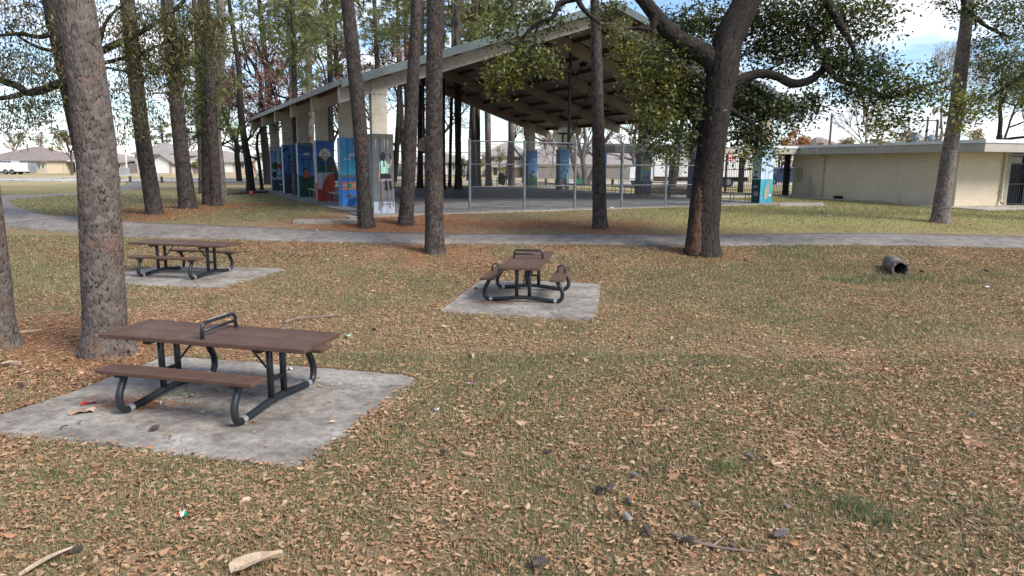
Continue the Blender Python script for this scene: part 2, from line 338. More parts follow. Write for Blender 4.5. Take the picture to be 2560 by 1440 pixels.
def fnoise(x,y,s,seed=0):
    x=np.asarray(x)*s+seed*17.3;y=np.asarray(y)*s+seed*7.7; r=np.zeros(x.shape)
    R=np.random.default_rng(seed+5)
    for o in range(5):
        a=R.uniform(0,2*np.pi,6);ph=R.uniform(0,6.28,6);k=R.uniform(.7,1.4,6)*(1.9**o)
        r+=sum(np.sin((x*np.cos(q)+y*np.sin(q))*kk+p+np.sin(x*.7*kk+p*2)*.8) for q,p,kk in zip(a,ph,k))/6*(.62**o)
    return r
def zones(x,y):
    x=np.asarray(x,float);y=np.asarray(y,float)
    nd=np.zeros(x.shape)
    for k,(r,s_) in {'t1':(1.5,1.),'t2':(1.5,1.),'t12':(1.5,.8),'t10':(2.0,.9),'t11':(2.0,.9),'t13':(1.5,.6),'t4':(2.0,.8),'t5':(2.2,.9),'t6':(2.3,.9),'t8':(2.,.5),'oak':(1.1,.8),'t14':(1.,.25)}.items():
        d=np.hypot(x-TR[k][0],(y-TR[k][1])*.9); nd=np.maximum(nd,s_*np.exp(-(d/r)**2*.9))
    nd=np.maximum(nd,.75*np.exp(-((y-23.6)/.9)**2)*np.clip((4-x)/3,0,1)*np.clip((x+9)/3,0,1))
    nd=np.maximum(nd,.6*np.exp(-((x+5.5)/2.2)**2-((y-9.)/2.)**2))
    for k in PADW:                                   # needles gather along the pad edges
        pass
    nd=np.clip(nd+fnoise(x,y,1.3,3)*.22*(nd>.08),0,1)
    g=.30+.28*fnoise(x,y,.45,1)+.16*fnoise(x,y,1.6,2)
    far=np.clip((y-21.5)/2.5,0,1)
    right=np.clip((x-3.5)/4,0,1)*far*np.clip((60-y)/10,0,1)
    left=np.clip((-6-x)/4,0,1)*far*1.3
    g=g+right*.75+left*.38+far*.15-nd*.55
    g+=.35*np.exp(-((x-5)/2.6)**2-((y-16.3)/1.6)**2)+.3*np.exp(-((x+11)/3.)**2-((y-17.5)/2.)**2)
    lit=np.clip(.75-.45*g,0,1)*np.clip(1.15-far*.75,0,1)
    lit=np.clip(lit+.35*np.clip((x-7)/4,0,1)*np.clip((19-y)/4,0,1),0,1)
    return np.clip(nd,0,1),np.clip(g,0,1),np.clip(lit,0,1),right
def axis(a,b,fine0,fine1,h,grow=1.12):
    out=list(np.arange(fine0,fine1+1e-6,h)); s=h; v=fine1
    while v<b: s*=grow; v+=s; out.append(min(v,b))
    s=h; v=fine0
    while v>a: s*=grow; v-=s; out.insert(0,max(v,a))
    return np.array(out)
gx=axis(-320,320,-20,24,.22); gy=axis(-25,600,2.5,34,.2)
GX,GY=np.meshgrid(gx,gy); GZ=gz(GX,GY)+.03*fnoise(GX,GY,.8,9)*np.clip(1-(GY-30)/20,0,1)*.6
padd=np.zeros(GX.shape,bool)
for k in PADW:
    c=PADW[k].mean(0); big=c+(PADW[k]-c)*1.08; padd|=inpoly(GX,GY,big)
GZ=flatten(GX,GY,GZ); onp=inpoly(GX,GY,PPOLY); GZ=np.where(onp,gz(GX,GY)-.03,GZ)
s_=(GX-P0[0])*AV[0]+(GY-P0[1])*AV[1]; n_=(GX-P0[0])*NV[0]+(GY-P0[1])*NV[1]
GZ=np.where((s_>-.4)&(s_<20)&(n_>-.1)&(n_<24),np.minimum(GZ,.6),GZ)
ny,nx=GX.shape; idx=np.arange(ny*nx).reshape(ny,nx)
Fq=np.stack([idx[:-1,:-1],idx[:-1,1:],idx[1:,1:],idx[1:,:-1]],-1).reshape(-1,4)
zn,zg,zl,zr=zones(GX,GY)
t=NT('park_ground'); a=t.node('VertexColor',layer_name='Col'); sp=t.node('SeparateColor'); t.L(a.outputs['Color'],sp.inputs[0]); v=t.coord('Object')
bigf=t.noise(v,.5,5,.7); midf=t.noise(v,4.,5,.7); fine=t.noise(v,28.,4,.8)
vo=t.node('TexVoronoi'); vo.inputs['Scale'].default_value=15.; t.L(v,vo.inputs['Vector']); vs=t.node('SeparateColor'); t.L(vo.outputs['Color'],vs.inputs[0])
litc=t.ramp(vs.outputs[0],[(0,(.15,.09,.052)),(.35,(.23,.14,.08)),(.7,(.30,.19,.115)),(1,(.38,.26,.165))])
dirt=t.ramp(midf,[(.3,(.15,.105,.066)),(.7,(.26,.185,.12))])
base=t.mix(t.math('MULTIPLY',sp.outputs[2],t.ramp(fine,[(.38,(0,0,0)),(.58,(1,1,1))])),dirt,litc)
gr=t.ramp(fine,[(.25,(.065,.08,.028)),(.5,(.115,.13,.05)),(.8,(.19,.185,.085))])
gm=t.math('MULTIPLY',sp.outputs[1],t.ramp(t.math('ADD',t.math('MULTIPLY',midf,.55),t.math('MULTIPLY',fine,.45)),[(.40,(.15,.15,.15)),(.55,(1,1,1))]))
c=t.mix(gm,base,gr)
brt=t.ramp(fine,[(.25,(.15,.145,.055)),(.5,(.24,.22,.085)),(.8,(.36,.31,.15))])
c=t.mix(t.math('MULTIPLY',a.outputs['Alpha'],t.ramp(midf,[(.33,(.45,.45,.45)),(.6,(1,1,1))])),c,brt)
st=t.coord('Object',(1,1,1)); ndf=t.ramp(t.noise(t.coord('Object',(3,9,3)),7.,4,.8),[(.3,(.10,.045,.022)),(.55,(.24,.11,.055)),(.8,(.36,.19,.10))])
c=t.mix(t.math('MULTIPLY',sp.outputs[0],t.ramp(midf,[(.28,(.3,.3,.3)),(.55,(1,1,1))])),c,ndf)
sy=t.node('SeparateXYZ'); t.L(v,sy.inputs[0])
farm=t.ramp(t.math('DIVIDE',sy.outputs[1],200.),[(.2,(0,0,0)),(.33,(1,1,1))])
farc=t.ramp(t.noise(t.coord('Object',(.25,1,1)),.35,5,.75),[(.3,(.24,.205,.10)),(.5,(.36,.30,.165)),(.68,(.48,.39,.26))])
c=t.mix(t.math('MULTIPLY',farm,.85),c,farc)
c=t.mix(.35,c,t.ramp(bigf,[(.3,(.7,.7,.7)),(.7,(1.2,1.2,1.2))]),'MULTIPLY')
hh=t.math('ADD',t.math('MULTIPLY',fine,.7),t.math('MULTIPLY',vs.outputs[1],.3))
t.done(t.bsdf(c,.95,0,hh,.8,.03,.1))
gob=npmesh('ground',np.stack([GX.ravel(),GY.ravel(),GZ.ravel()],1),Fq,MATS['park_ground'],smooth=True); tag(gob,kind='structure')
at=gob.data.color_attributes.new('Col','FLOAT_COLOR','POINT'); at.data.foreach_set('color',np.stack([zn.ravel(),zg.ravel(),zl.ravel(),zr.ravel()],1).astype(np.float32).ravel())
# path sheet with a crumbled lip
b=MB(); K=6; ns=len(PP); vs_=[]
for i,(x0,y0,x1,y1) in enumerate(PP):
    jit=.05*math.sin(i*1.7)+random.uniform(-.04,.04)
    for k in range(-1,K+2):
        tt=min(max(k/K,0),1); x=x0+(x1-x0)*tt; y=y0+(y1-y0)*tt
        if k<=0: x-=jit*(x1-x0)*.2; y-=jit
        z=float(gz(x,y))+(.035+.02*math.sin(math.pi*tt) if 0<=k<=K else -.08)
        vs_.append((x,y,z))
kk=K+3; b.add(vs_,[(i*kk+j,i*kk+j+1,(i+1)*kk+j+1,(i+1)*kk+j) for i in range(ns-1) for j in range(kk-1)])
tag(b.build('path',M['asphalt'],smooth=True),kind='structure')
rd=MB(); rd.box((-260,64.5,.3),(200,73,.815)); tag(rd.build('road',M['roadm']),kind='structure')
kb=MB(); kb.box((-260,64.1,.3),(200,64.5,.93)); kb.box((-260,73,.3),(200,73.4,.94)); tag(kb.build('kerb',M['walk']),kind='structure')
for px0,px1,pxn in ((380,425,133),(640,672,134),(20,86,133)):
    p=atY(px0,433,106.);q=atY(px1,433,106.); d=MB(); d.box((p[0],74,.6),(q[0],107,.83)); tag(d.build('driveway',M['walk']),kind='structure')
# court slab with a lower apron along its left side
sb=MB(); sb.prism([(-.62,-.38),(20.35,-.38),(20.35,24.6),(-.62,24.6)],.3,ZS,fr=pvp); tag(sb.build('court_floor',M['court']),kind='structure')
sb=MB(); sb.prism([(-.63,-.62),(20.36,-.62),(20.36,-.381),(-.63,-.381)],.3,ZS-.005,fr=pvp); sb.prism([(-1.0,-.62),(-.631,-.62),(-.631,24.6),(-1.0,24.6)],.3,ZS-.07,fr=pvp); tag(sb.build('court_kerb',M['curb']),kind='structure')
# picnic pads
PADL={'a':'large stained concrete pad under the nearest picnic table','b':'small concrete pad under the picnic table with hoops on its benches','c':'concrete pad under the far left picnic table without a rack'}
for k,poly in PADW.items():
    n=len(poly); c=poly.mean(0); ctr=[]
    pts=[]
    for i in range(n):                               # subdivide and roughen the edge
        p,q=poly[i],poly[(i+1)%n]; m=max(1,int(np.linalg.norm(q-p)/.12))
        for j in range(m): r=p+(q-p)*j/m; pts.append(r+RNG.normal(0,.008,2))
    pts=np.array(pts); b=MB(); m=len(pts)
    vs_=[(*p,-.09) for p in pts]+[(*p,-.02) for p in pts]+[(*(c+(p-c)*(1-.02/np.linalg.norm(p-c))),0.) for p in pts]
    area=sum(pts[i-1][0]*pts[i][1]-pts[i][0]*pts[i-1][1] for i in range(m)); 
    fs=[(i,(i+1)%m,m+(i+1)%m,m+i) for i in range(m)]+[(m+i,m+(i+1)%m,2*m+(i+1)%m,2*m+i) for i in range(m)]+[tuple(range(2*m,3*m))]
    if area<0: fs=[f[::-1] for f in fs]
    b.add(vs_,fs); tag(b.build('concrete_pad',M['concrete']),PADL[k],'concrete pad')
# ------------------------------------------------------------------ ground cover (stuff)
def leafquads(C,L,W,yaw,tilt,roll,fold):
    """folded diamond leaves: 4 verts, 1 quad each"""
    n=len(C); cy,sy_=np.cos(yaw),np.sin(yaw); ct,st_=np.cos(tilt),np.sin(tilt)
    d=np.stack([cy*ct,sy_*ct,st_],1); s0=np.stack([-sy_,cy,np.zeros(n)],1); u0=np.cross(d,s0)
    s1=s0*np.cos(roll)[:,None]+u0*np.sin(roll)[:,None]; u1=np.cross(d,s1)
    L=L[:,None];W=W[:,None];f=fold[:,None]
    V=np.stack([C-d*L*.5,C+s1*W*.5+u1*f*W-d*L*.06,C+d*L*.5,C-s1*W*.5+u1*f*W-d*L*.06],1).reshape(-1,3)
    return V,np.arange(4*n).reshape(n,4)
def trap(n,y0,y1,margin=3.2,left=None):
    y=np.sqrt(RNG.uniform(y0**2,y1**2,n)); x=RNG.uniform(-1,1,n)*(y*.74+margin); return x,y
def onpad(x,y,shrink=1.):
    r=np.zeros(x.shape,bool)
    for k,p in PADW.items(): c=p.mean(0); r|=inpoly(x,y,c+(p-c)*shrink)
    return r
def gzn(x,y):
    g_=gz(x,y)+.03*fnoise(x,y,.8,9)*.6
    return flatten(np.asarray(x,float),np.asarray(y,float),g_)
lx,ly=trap(900000,2.6,20.6); e1,e2=trap(190000,2.6,9.,3.); lx,ly=np.r_[lx,e1],np.r_[ly,e2]; nd,g,lit,_=zones(lx,ly); keep=(RNG.uniform(0,1,len(lx))<np.clip(lit*(.74+.55*fnoise(lx,ly,1.1,4)+.25*fnoise(lx,ly,3.,8))-.5*nd,.06,1))&~inpoly(lx,ly,PPOLY)
pad=onpad(lx,ly,.985); keep&=~pad|(RNG.uniform(0,1,len(lx))<.012)
x2,y2=trap(60000,21.5,36.,3.); nd2,g2,l2,r2=zones(x2,y2); k2=(RNG.uniform(0,1,len(x2))<.16+.3*nd2)&~inpoly(x2,y2,PPOLY)
x2,y2=x2[k2],y2[k2]; s_=(x2-P0[0])*AV[0]+(y2-P0[1])*AV[1]; n_=(x2-P0[0])*NV[0]+(y2-P0[1])*NV[1]; k2=~((s_>-1.1)&(s_<20.5)&(n_>-.7)); x2,y2=x2[k2],y2[k2]
px_,py_=trap(14000,18,23,2.5); kp=inpoly(px_,py_,PPOLY)&(RNG.uniform(0,1,14000)<.02+.2*(zones(px_,py_)[0]>.25)); 
lx=np.r_[lx[keep],x2]; ly=np.r_[ly[keep],y2]; n=len(lx); lz=gzn(lx,ly)
lz=np.where(onpad(lx,ly,1.01),.004,lz)
lz=lz+RNG.uniform(.004,.028,n); lx=np.r_[lx,px_[kp]];ly=np.r_[ly,py_[kp]]; lz=np.r_[lz,gz(px_[kp],py_[kp])+.066]; n=len(lx)
sz=RNG.gamma(4.5,1/4.5,n)*.034*(1+.016*ly)
near=ly<9.5; o_=np.argsort(~near,kind='stable'); lx,ly,lz,sz=lx[o_],ly[o_],lz[o_],sz[o_]; nn=int(near.sum()); C_=np.stack([lx,ly,lz],1); wd_=sz*RNG.uniform(.3,.52,n); pr=(RNG.uniform(0,6.28,n),RNG.normal(0,.2,n),RNG.normal(0,.36,n))
Vf,Ff=leafquads(C_[nn:],sz[nn:],wd_[nn:],pr[0][nn:],pr[1][nn:],pr[2][nn:],RNG.normal(.05,.12,n-nn))
cy,sy_=np.cos(pr[0][:nn]),np.sin(pr[0][:nn]); d_=np.stack([cy*np.cos(pr[1][:nn]),sy_*np.cos(pr[1][:nn]),np.sin(pr[1][:nn])],1); s0=np.stack([-sy_,cy,np.zeros(nn)],1); u0=np.cross(d_,s0); s1=s0*np.cos(pr[2][:nn])[:,None]+u0*np.sin(pr[2][:nn])[:,None]; u1=np.cross(d_,s1)
Ln,Wn=sz[:nn,None],wd_[:nn,None]; cu=RNG.normal(0,.16,(nn,1))*Ln; fo=RNG.normal(.12,.2,(nn,1))*Wn; c0_=C_[:nn]
ring=[c0_-d_*Ln*.5+u1*cu, c0_-d_*Ln*.2+s1*Wn*.46+u1*fo, c0_+d_*Ln*.16+s1*Wn*.42+u1*(fo*.8+cu*.2), c0_+d_*Ln*.5+u1*cu*1.2, c0_+d_*Ln*.12-s1*Wn*.45+u1*(fo*.9), c0_-d_*Ln*.22-s1*Wn*.44+u1*fo]
Vn=np.stack(ring,1).reshape(-1,3); b6=np.arange(nn)[:,None]*6; Fn=np.concatenate([b6+np.array([[0,1,2,3]]),b6+np.array([[0,3,4,5]])],1).reshape(-1,4)
V=np.concatenate([Vn,Vf]); Fk=np.concatenate([Fn,Ff+len(Vn)]); mi_=RNG.choice(6,n,p=[.29,.24,.19,.11,.07,.10]); mi_=np.r_[np.repeat(mi_[:nn],2),mi_[nn:]]
LM=[leafmat('dry_leaf_'+str(i),c_,.12,.3) for i,c_ in enumerate([(.335,.205,.115),(.375,.25,.15),(.29,.165,.092),(.215,.12,.07),(.43,.305,.19),(.34,.165,.085)])]
tag(npmesh('fallen_leaves',V,Fk,LM,mi_),'tan and brown oak leaves scattered thickly over the lawn','leaves',kind='stuff')
def blades(x,y,z,h,wd):
    n=len(x); yaw=RNG.uniform(0,6.28,n); ln=RNG.normal(0,.55,n); dx,dy=np.cos(yaw),np.sin(yaw); la=RNG.uniform(0,6.28,n)
    B0=np.stack([x-dx*wd,y-dy*wd,z-.004],1);B1=np.stack([x+dx*wd,y+dy*wd,z-.004],1); T=np.stack([x+np.cos(la)*h*abs(ln),y+np.sin(la)*h*abs(ln),z+h],1)
    return np.stack([B0,B1,T],1).reshape(-1,3),np.arange(3*n).reshape(n,3)
bx,by=trap(820000,2.6,21.); e1,e2=trap(760000,2.6,9.5,3.); bx,by=np.r_[bx,e1],np.r_[by,e2]; nd,g,_,_=zones(bx,by); kb_=(RNG.uniform(0,1,len(bx))<np.clip((g+.06)*1.2+.4*fnoise(bx,by,2.6,6),.03,1))&~inpoly(bx,by,PPOLY)&~onpad(bx,by,1.0)
bx,by=bx[kb_],by[kb_]
b2x,b2y=trap(190000,21.5,40.,3.); nd,g,_,rr=zones(b2x,b2y); k2=(RNG.uniform(0,1,len(b2x))<np.clip(g-.1+.3*fnoise(b2x,b2y,2.,6),.02,1))&~inpoly(b2x,b2y,PPOLY)
b2x,b2y=b2x[k2],b2y[k2]; s_=(b2x-P0[0])*AV[0]+(b2y-P0[1])*AV[1]; n_=(b2x-P0[0])*NV[0]+(b2y-P0[1])*NV[1]; k2=~((s_>-1.1)&(s_<20.5)&(n_>-.7)); b2x,b2y=b2x[k2],b2y[k2]
# tufts that stand out of the lawn
tx,ty,tz_=[],[],[]
for (px,py,r,m) in ((2130,1275,.10,330),(2195,1305,.11,300),(1815,1178,.10,300),(2255,695,.5,700),(2080,700,.18,200),(2130,707,.22,260),(2420,708,.2,200),(420,990,.2,200),(150,1190,.18,250),(1010,700,.5,300),(2200,697,.3,250),(1990,620,.5,300),(1700,650,.8,500)):
    p=gnd(px,py); tx.append(RNG.normal(p[0],r,m)); ty.append(RNG.normal(p[1],r*.7,m))
tx=np.concatenate(tx);ty=np.concatenate(ty)
X=np.r_[bx,b2x,tx];Y=np.r_[by,b2y,ty]; Z=gzn(X,Y); h=RNG.uniform(.022,.062,len(X))*(1+.006*Y); h[-len(tx):]*=1.9
V,Fk=blades(X,Y,Z,h,(.0030+.00030*Y))
GM=[leafmat('grass_'+str(i),c_,.3,.3) for i,c_ in enumerate([(.12,.145,.06),(.165,.185,.078),(.22,.21,.11),(.36,.285,.175),(.22,.215,.085)])]
mi=RNG.choice(4,len(X),p=[.24,.27,.21,.28]); rz_=zones(X,Y)[3]; mi=np.where(RNG.uniform(0,1,len(X))<rz_*.8,4,mi); mi[-len(tx):]=RNG.choice(3,len(tx),p=[.5,.4,.1])
tag(npmesh('grass',V,Fk,GM,mi),'short winter grass growing through the leaf litter','grass',kind='stuff')
nx_,ny_=trap(270000,4.,32.,3.); nd=zones(nx_,ny_)[0]; k_=(RNG.uniform(0,1,len(nx_))<nd*1.0)&~onpad(nx_,ny_,.99)
# stray needles on pads and path
ex=[];ey=[];ez=[]
for (px,py,rx,ry,m,zz) in ((330,1005,.35,.12,260,.004),(360,1015,.2,.1,160,.004),(1240,755,.3,.06,120,.004),(1190,722,.2,.05,60,.004),(480,580,1.6,.4,320,None),(330,600,1.4,.35,200,None),(560,1030,1.,.5,60,.004)):
    p=atz(px,py,0.) if zz is not None else gnd(px,py); q=RNG.normal(0,1,(m,2)); ex.append(p[0]+q[:,0]*rx); ey.append(p[1]+q[:,1]*ry)
    ez.append(np.full(m,.005) if zz is not None else gz(ex[-1],ey[-1])+.062)
ex=np.concatenate(ex);ey=np.concatenate(ey);ez=np.concatenate(ez)
X=np.r_[nx_[k_],ex];Y=np.r_[ny_[k_],ey]; Z=np.r_[gzn(nx_[k_],ny_[k_])+RNG.uniform(.006,.03,k_.sum()),ez]; n=len(X)
V,Fk=leafquads(np.stack([X,Y,Z],1),RNG.uniform(.10,.2,n),.004+.0004*Y,RNG.uniform(0,6.28,n),RNG.normal(0,.06,n),RNG.normal(0,.3,n),np.zeros(n))
tag(npmesh('pine_straw',V,Fk,[leafmat('pine_straw_'+str(i),c_,.05,.3) for i,c_ in enumerate([(.33,.14,.062),(.24,.098,.045),(.40,.195,.095)])],RNG.integers(0,3,n)),'orange brown pine needles drifted round the trunks','pine straw',kind='stuff')
# ------------------------------------------------------------------ picnic tables
def perfmat():
    t=NT('perforated_brown_steel'); v=t.coord('Object'); sx_=t.node('SeparateXYZ'); t.L(v,sx_.inputs[0])
    k=2*math.pi/.030
    a=t.math('SINE',t.math('MULTIPLY',sx_.outputs[0],k)); b_=t.math('SINE',t.math('MULTIPLY',sx_.outputs[1],k*1.35))
    h=t.math('GREATER_THAN',t.math('MULTIPLY',a,b_),.72)
    c=t.ramp(t.noise(v,5.,5,.7),[(.3,(.082,.045,.031)),(.7,(.105,.06,.042))])
    p=t.bsdf(c,.5,.05,None,spec=.45); tr=t.node('BsdfTransparent'); m=t.node('MixShader'); t.L(h,m.inputs[0]); t.L(p.outputs[0],m.inputs[1]); t.L(tr.outputs[0],m.inputs[2])
    return t.done(m)
M['perf']=perfmat()
def rimslab(b,x0,x1,y0,y1,z,th,rw):
    b.box((x0,y0,z-th),(x1,y0+rw,z));b.box((x0,y1-rw,z-th),(x1,y1,z));b.box((x0,y0+rw,z-th),(x0+rw,y1-rw,z));b.box((x1-rw,y0+rw,z-th),(x1,y1-rw,z))
def bez(P,k=5):
    P=[np.array(p,float) for p in P]; out=[]
    for i in range(len(P)-1):
        p0,p1,p2,p3=P[max(i-1,0)],P[i],P[i+1],P[min(i+2,len(P)-1)]
        for j in range(k):
            t=j/k; out.append(.5*((2*p1)+(-p0+p2)*t+(2*p0-5*p1+4*p2-p3)*t*t+(-p0+3*p1-3*p2+p3)*t**3))
    return out+[P[-1]]
def picnic(label,loc,rz,rack,loops,marks):
    T=thing('picnic_table',label,'picnic table',loc,rz,'brown steel picnic tables on concrete pads')
    L,Wt,H_,Lb,bo,wb,hb=2.54,.765,.76,1.87,.67,.262,.494
    def panel(nm,x0,x1,y0,y1,z,th):
        b=MB(); rimslab(b,x0,x1,y0,y1,z,th,.05); o=b.build(nm,M['brown'],T)
        mo=o.modifiers.new('b','BEVEL'); mo.width=.008; mo.segments=2
        s=MB(); s.add([(x0+.05,y0+.05,z-.006),(x1-.05,y0+.05,z-.006),(x1-.05,y1-.05,z-.006),(x0+.05,y1-.05,z-.006)],[(0,1,2,3)])
        s.build('perforated_sheet',M['perf'],o)
        s=MB()                                        # stiffening bar under the sheet
        s.box((x0+.05,(y0+y1)/2-.012,z-.03),(x1-.05,(y0+y1)/2+.012,z-.0085)); s.build('stiffener',M['brown'],o); return o
    panel('tabletop',-L/2,L/2,-Wt/2,Wt/2,H_,.052)
    bs=[]
    for s in (-1,1): bs.append(panel('bench_seat',-Lb/2,Lb/2,s*bo-wb/2,s*bo+wb/2,hb,.045))
    for e in (-1,1):
        x=e*.69; b=MB(); r=.039
        side=[(.66,hb-.07),(.695,.36),(.752,.25),(.765,.16),(.745,.085),(.69,.045),(.62,.041)]
        pts=[(x,-p[0],p[1]) for p in side]+[(x,-.4,.058),(x,-.2,.083),(x,0,.092),(x,.2,.083),(x,.4,.058)]+[(x,p[0],p[1]) for p in side[::-1]]
        b.tube(bez(pts,4),r,12)
        for s in (-1,1): b.box((x-.04,s*bo-.1,hb-.078),(x+.04,s*bo+.1,hb-.047))
        fr=b.build('leg_frame',M['darkmetal'],T,smooth=False)
        mo=fr.modifiers.new('w','WEIGHTED_NORMAL') if False else None
        fr.data.polygons.foreach_set('use_smooth',[len(p.vertices)==4 for p in fr.data.polygons])
        for s in (-1,1):
            c=MB(); c.tube([(x,s*.66,.0415),(x,s*.60,.0425)],.0425,12); c.box((x-.05,s*.63-.018,.001),(x+.05,s*.63+.018,.006)); c.build('clamp',M['clamp'],fr)
        for s in (-1,1):
            c=MB(); c.cyl((x,s*.125,.085),(x,s*.125,.70),.036,12); o=c.build('post',M['darkmetal'],T,smooth=True)
        c=MB(); c.box((x-.035,-.34,.665),(x+.035,.34,.706)); c.box((x-.015,-.095,.29),(x+.015,.095,.33)); c.build('cross_member',M['darkmetal'],T)
        c=MB(); c.tube([(x,0,.31),(x-e*.05,0,.325),(x-e*.38,0,.69)],.013,8); c.build('brace',M['darkmetal'],T)
    def arch(y0,y1,z0,h,r,lower,tilt=0.):
        c=MB(); q=min(.07,(y1-y0)/2)
        arc=[(tilt*0,y0,z0-.01),(0,y0,z0+h-q)]+[(0,y0+q-q*math.cos(a_),z0+h-q+q*math.sin(a_)) for a_ in np.linspace(.3,math.pi/2,5)]+[(0,y1-q+q*math.sin(a_),z0+h-q+q*math.cos(a_)) for a_ in np.linspace(0,math.pi/2-.3,5)]+[(0,y1,z0+h-q),(0,y1,z0-.01)]
        c.tube(arc,r,10)
        if lower: c.tube([(0,y0,z0+h*.5),(0,y1,z0+h*.5)],r*.8,10)
        for yy in (y0,y1): c.cyl((0,yy,z0-.008),(0,yy,z0+.004),r*1.5,12)
        return c
    if rack:
        o=arch(-.29,.29,H_,.17,.019,True).build('rack_handle',M['darkmetal'],T,smooth=True)
        if marks:
            c=MB(); R=random.Random(3); zc=H_+.17
            c.tube([(-.0175-.002*(k%2),-.17+.0155*k,zc+.0085+(.009 if k%2 else -.001)) for k in range(22)],.0034,5)
            c.build('scratched_marks',M['white'],o)
    if loops:
        for s,bb in zip((-1,1),bs): arch(s*bo-.07,s*bo+.07,hb,.145,.016,False).build('bench_hoop',M['darkmetal'],T,smooth=True)
    return T
S_=.878
picnic('near brown perforated picnic table with a marked black rack handle on top',(-3.704*S_,8.649*S_,0),-.248,True,False,True)
picnic('far left brown picnic table with a bare top, beyond the thick pine trunk',(-8.842*S_,18.832*S_,0),-.242,False,False,False)
picnic('brown picnic table seen end on with black hoops on both benches',(.372*S_,15.949*S_,0),1.406,True,True,False)
# ------------------------------------------------------------------ pavilion
SL=.33; SA=9.87; SP=4.667
def zb(s): s=s if s<=SA else 2*SA-s; return 4.68+SL*(s+1.04)
pav=thing('pavilion','open gabled pavilion over a court, on two rows of painted pillars','pavilion',pv(SA,12,ZS))
def pb(mb,name,mats,parent=pav,**k): return mb.build(name,mats,parent,world=True,**k)
def chev(mb,n0,n1,d0,d1,s0=-1.04,m=0):
    """roof-shaped strip from n0 to n1 between offsets d0 and d1 over the frame underside"""
    S=[s0,SA,2*SA-s0]; pts=[(s,zb(s)+d0) for s in S]+[(s,zb(s)+d1) for s in S[::-1]]
    mb.hull([pvp((s,n0,z)) for s,z in pts],[pvp((s,n1,z)) for s,z in pts],m)
for i in range(6):
    b=MB(); n0=SP*i+.08; chev(b,n0,n0+.34,0,.56); pb(b,'roof_frame',M['pavconc'] if i==0 else M['beamdark'])
b=MB(); chev(b,-.55,24.35,.655,.685,-1.1); dk=None
nr=0
for n0 in np.arange(-.45,24.3,.30):
    chev(b,n0,n0+.045,.615,.656,-1.08)
pb(b,'roof_deck',M['deck'])
b=MB(); chev(b,-.56,24.36,.687,.72,-1.12); pb(b,'roof_sheeting',M['rooftop'])
for s in list(np.arange(-.75,SA-.2,1.32)):
    for ss in (s,2*SA-s):
        b=MB(); z=zb(ss); pts=[(ss-.05,-.5,z+.44),(ss+.05,-.5,z+.44),(ss+.05,24.3,z+.44),(ss-.05,24.3,z+.44)]
        b.hull([pvp(p) for p in pts],[pvp((p[0],p[1],p[2]+.172)) for p in pts]); pb(b,'purlin',M['purlin'])
for n0 in (-.60,24.355):
    b=MB(); chev(b,n0,n0+.045,.47,.76,-1.14); pb(b,'rake_flashing',M['flash'])
for ss in (-1.16,2*SA+1.12):
    b=MB(); z=4.68; pts=[(ss,-.55),(ss+.045,-.55),(ss+.045,24.35),(ss,24.35)]
    b.hull([pvp((*p,z+.54)) for p in pts],[pvp((*p,z+.74)) for p in pts]); pb(b,'eave_trim',M['eave'])
PW,PD,PH=.793,.48,2.82
class Mural:
    def __init__(s,s0,n0): s.s0,s.n0=s0,n0; s.mb=MB(); s.k=0
    def pt(s,face,u,v,l):
        if face=='n': return pvp((s.s0+u*PW,s.n0-.003*l,ZS+v*PH))
        return pvp((s.s0-.003*l,s.n0+PD*(1-u),ZS+v*PH))
    def poly(s,face,pts,col,l=None):
        s.k+=1; l=l if l else 1+s.k*.35
        s.mb.add([s.pt(face,u,v,l) for u,v in pts],[tuple(range(len(pts)))],0,col)
    def band(s,face,v0,v1,col,l=None): s.poly(face,[(.005,v0),(.995,v0),(.995,v1),(.005,v1)],col,l)
    def grad(s,face,v0,v1,c0,c1,n=7):
        for i in range(n):
            t=i/(n-1); s.band(face,v0+(v1-v0)*i/n,v0+(v1-v0)*(i+1)/n,tuple(a+(b-a)*t for a,b in zip(c0,c1)))
    def ell(s,face,u,v,ru,rv,col,n=16,a0=0,a1=2*math.pi,rot=0):
        P=[]
        for i in range(n):
            a=a0+(a1-a0)*i/(n if a1-a0>6.2 else n-1); x,y=ru*math.cos(a),rv*PH/PW*math.sin(a); P.append((u+x*math.cos(rot)-y*math.sin(rot),v+(x*math.sin(rot)+y*math.cos(rot))*PW/PH))
        s.poly(face,[(min(max(p,.004),.996),min(max(q,.003),.997)) for p,q in P],col)
    def line(s,face,P,wd,col):
        for (a,b),(c,d) in zip(P[:-1],P[1:]):
            dx,dy=(c-a)*PW,(d-b)*PH; L=math.hypot(dx,dy)+1e-9; nx,ny=-dy/L*wd/2,dx/L*wd/2
            s.poly(face,[(a+nx/PW,b+ny/PH),(a-nx/PW,b-ny/PH),(c-nx/PW,d-ny/PH),(c+nx/PW,d+ny/PH)],col)
BLK=(.012,.012,.015); WHT=(.6,.6,.58); SKN=(.42,.25,.17)
def cloud(m,f,u,v,k=1.,c=(.62,.62,.58)):
    m.ell(f,u,v,.22*k,.014*k,c); m.ell(f,u-.06*k,v+.008,.10*k,.014*k,c); m.ell(f,u+.07*k,v+.013,.08*k,.02*k,c)
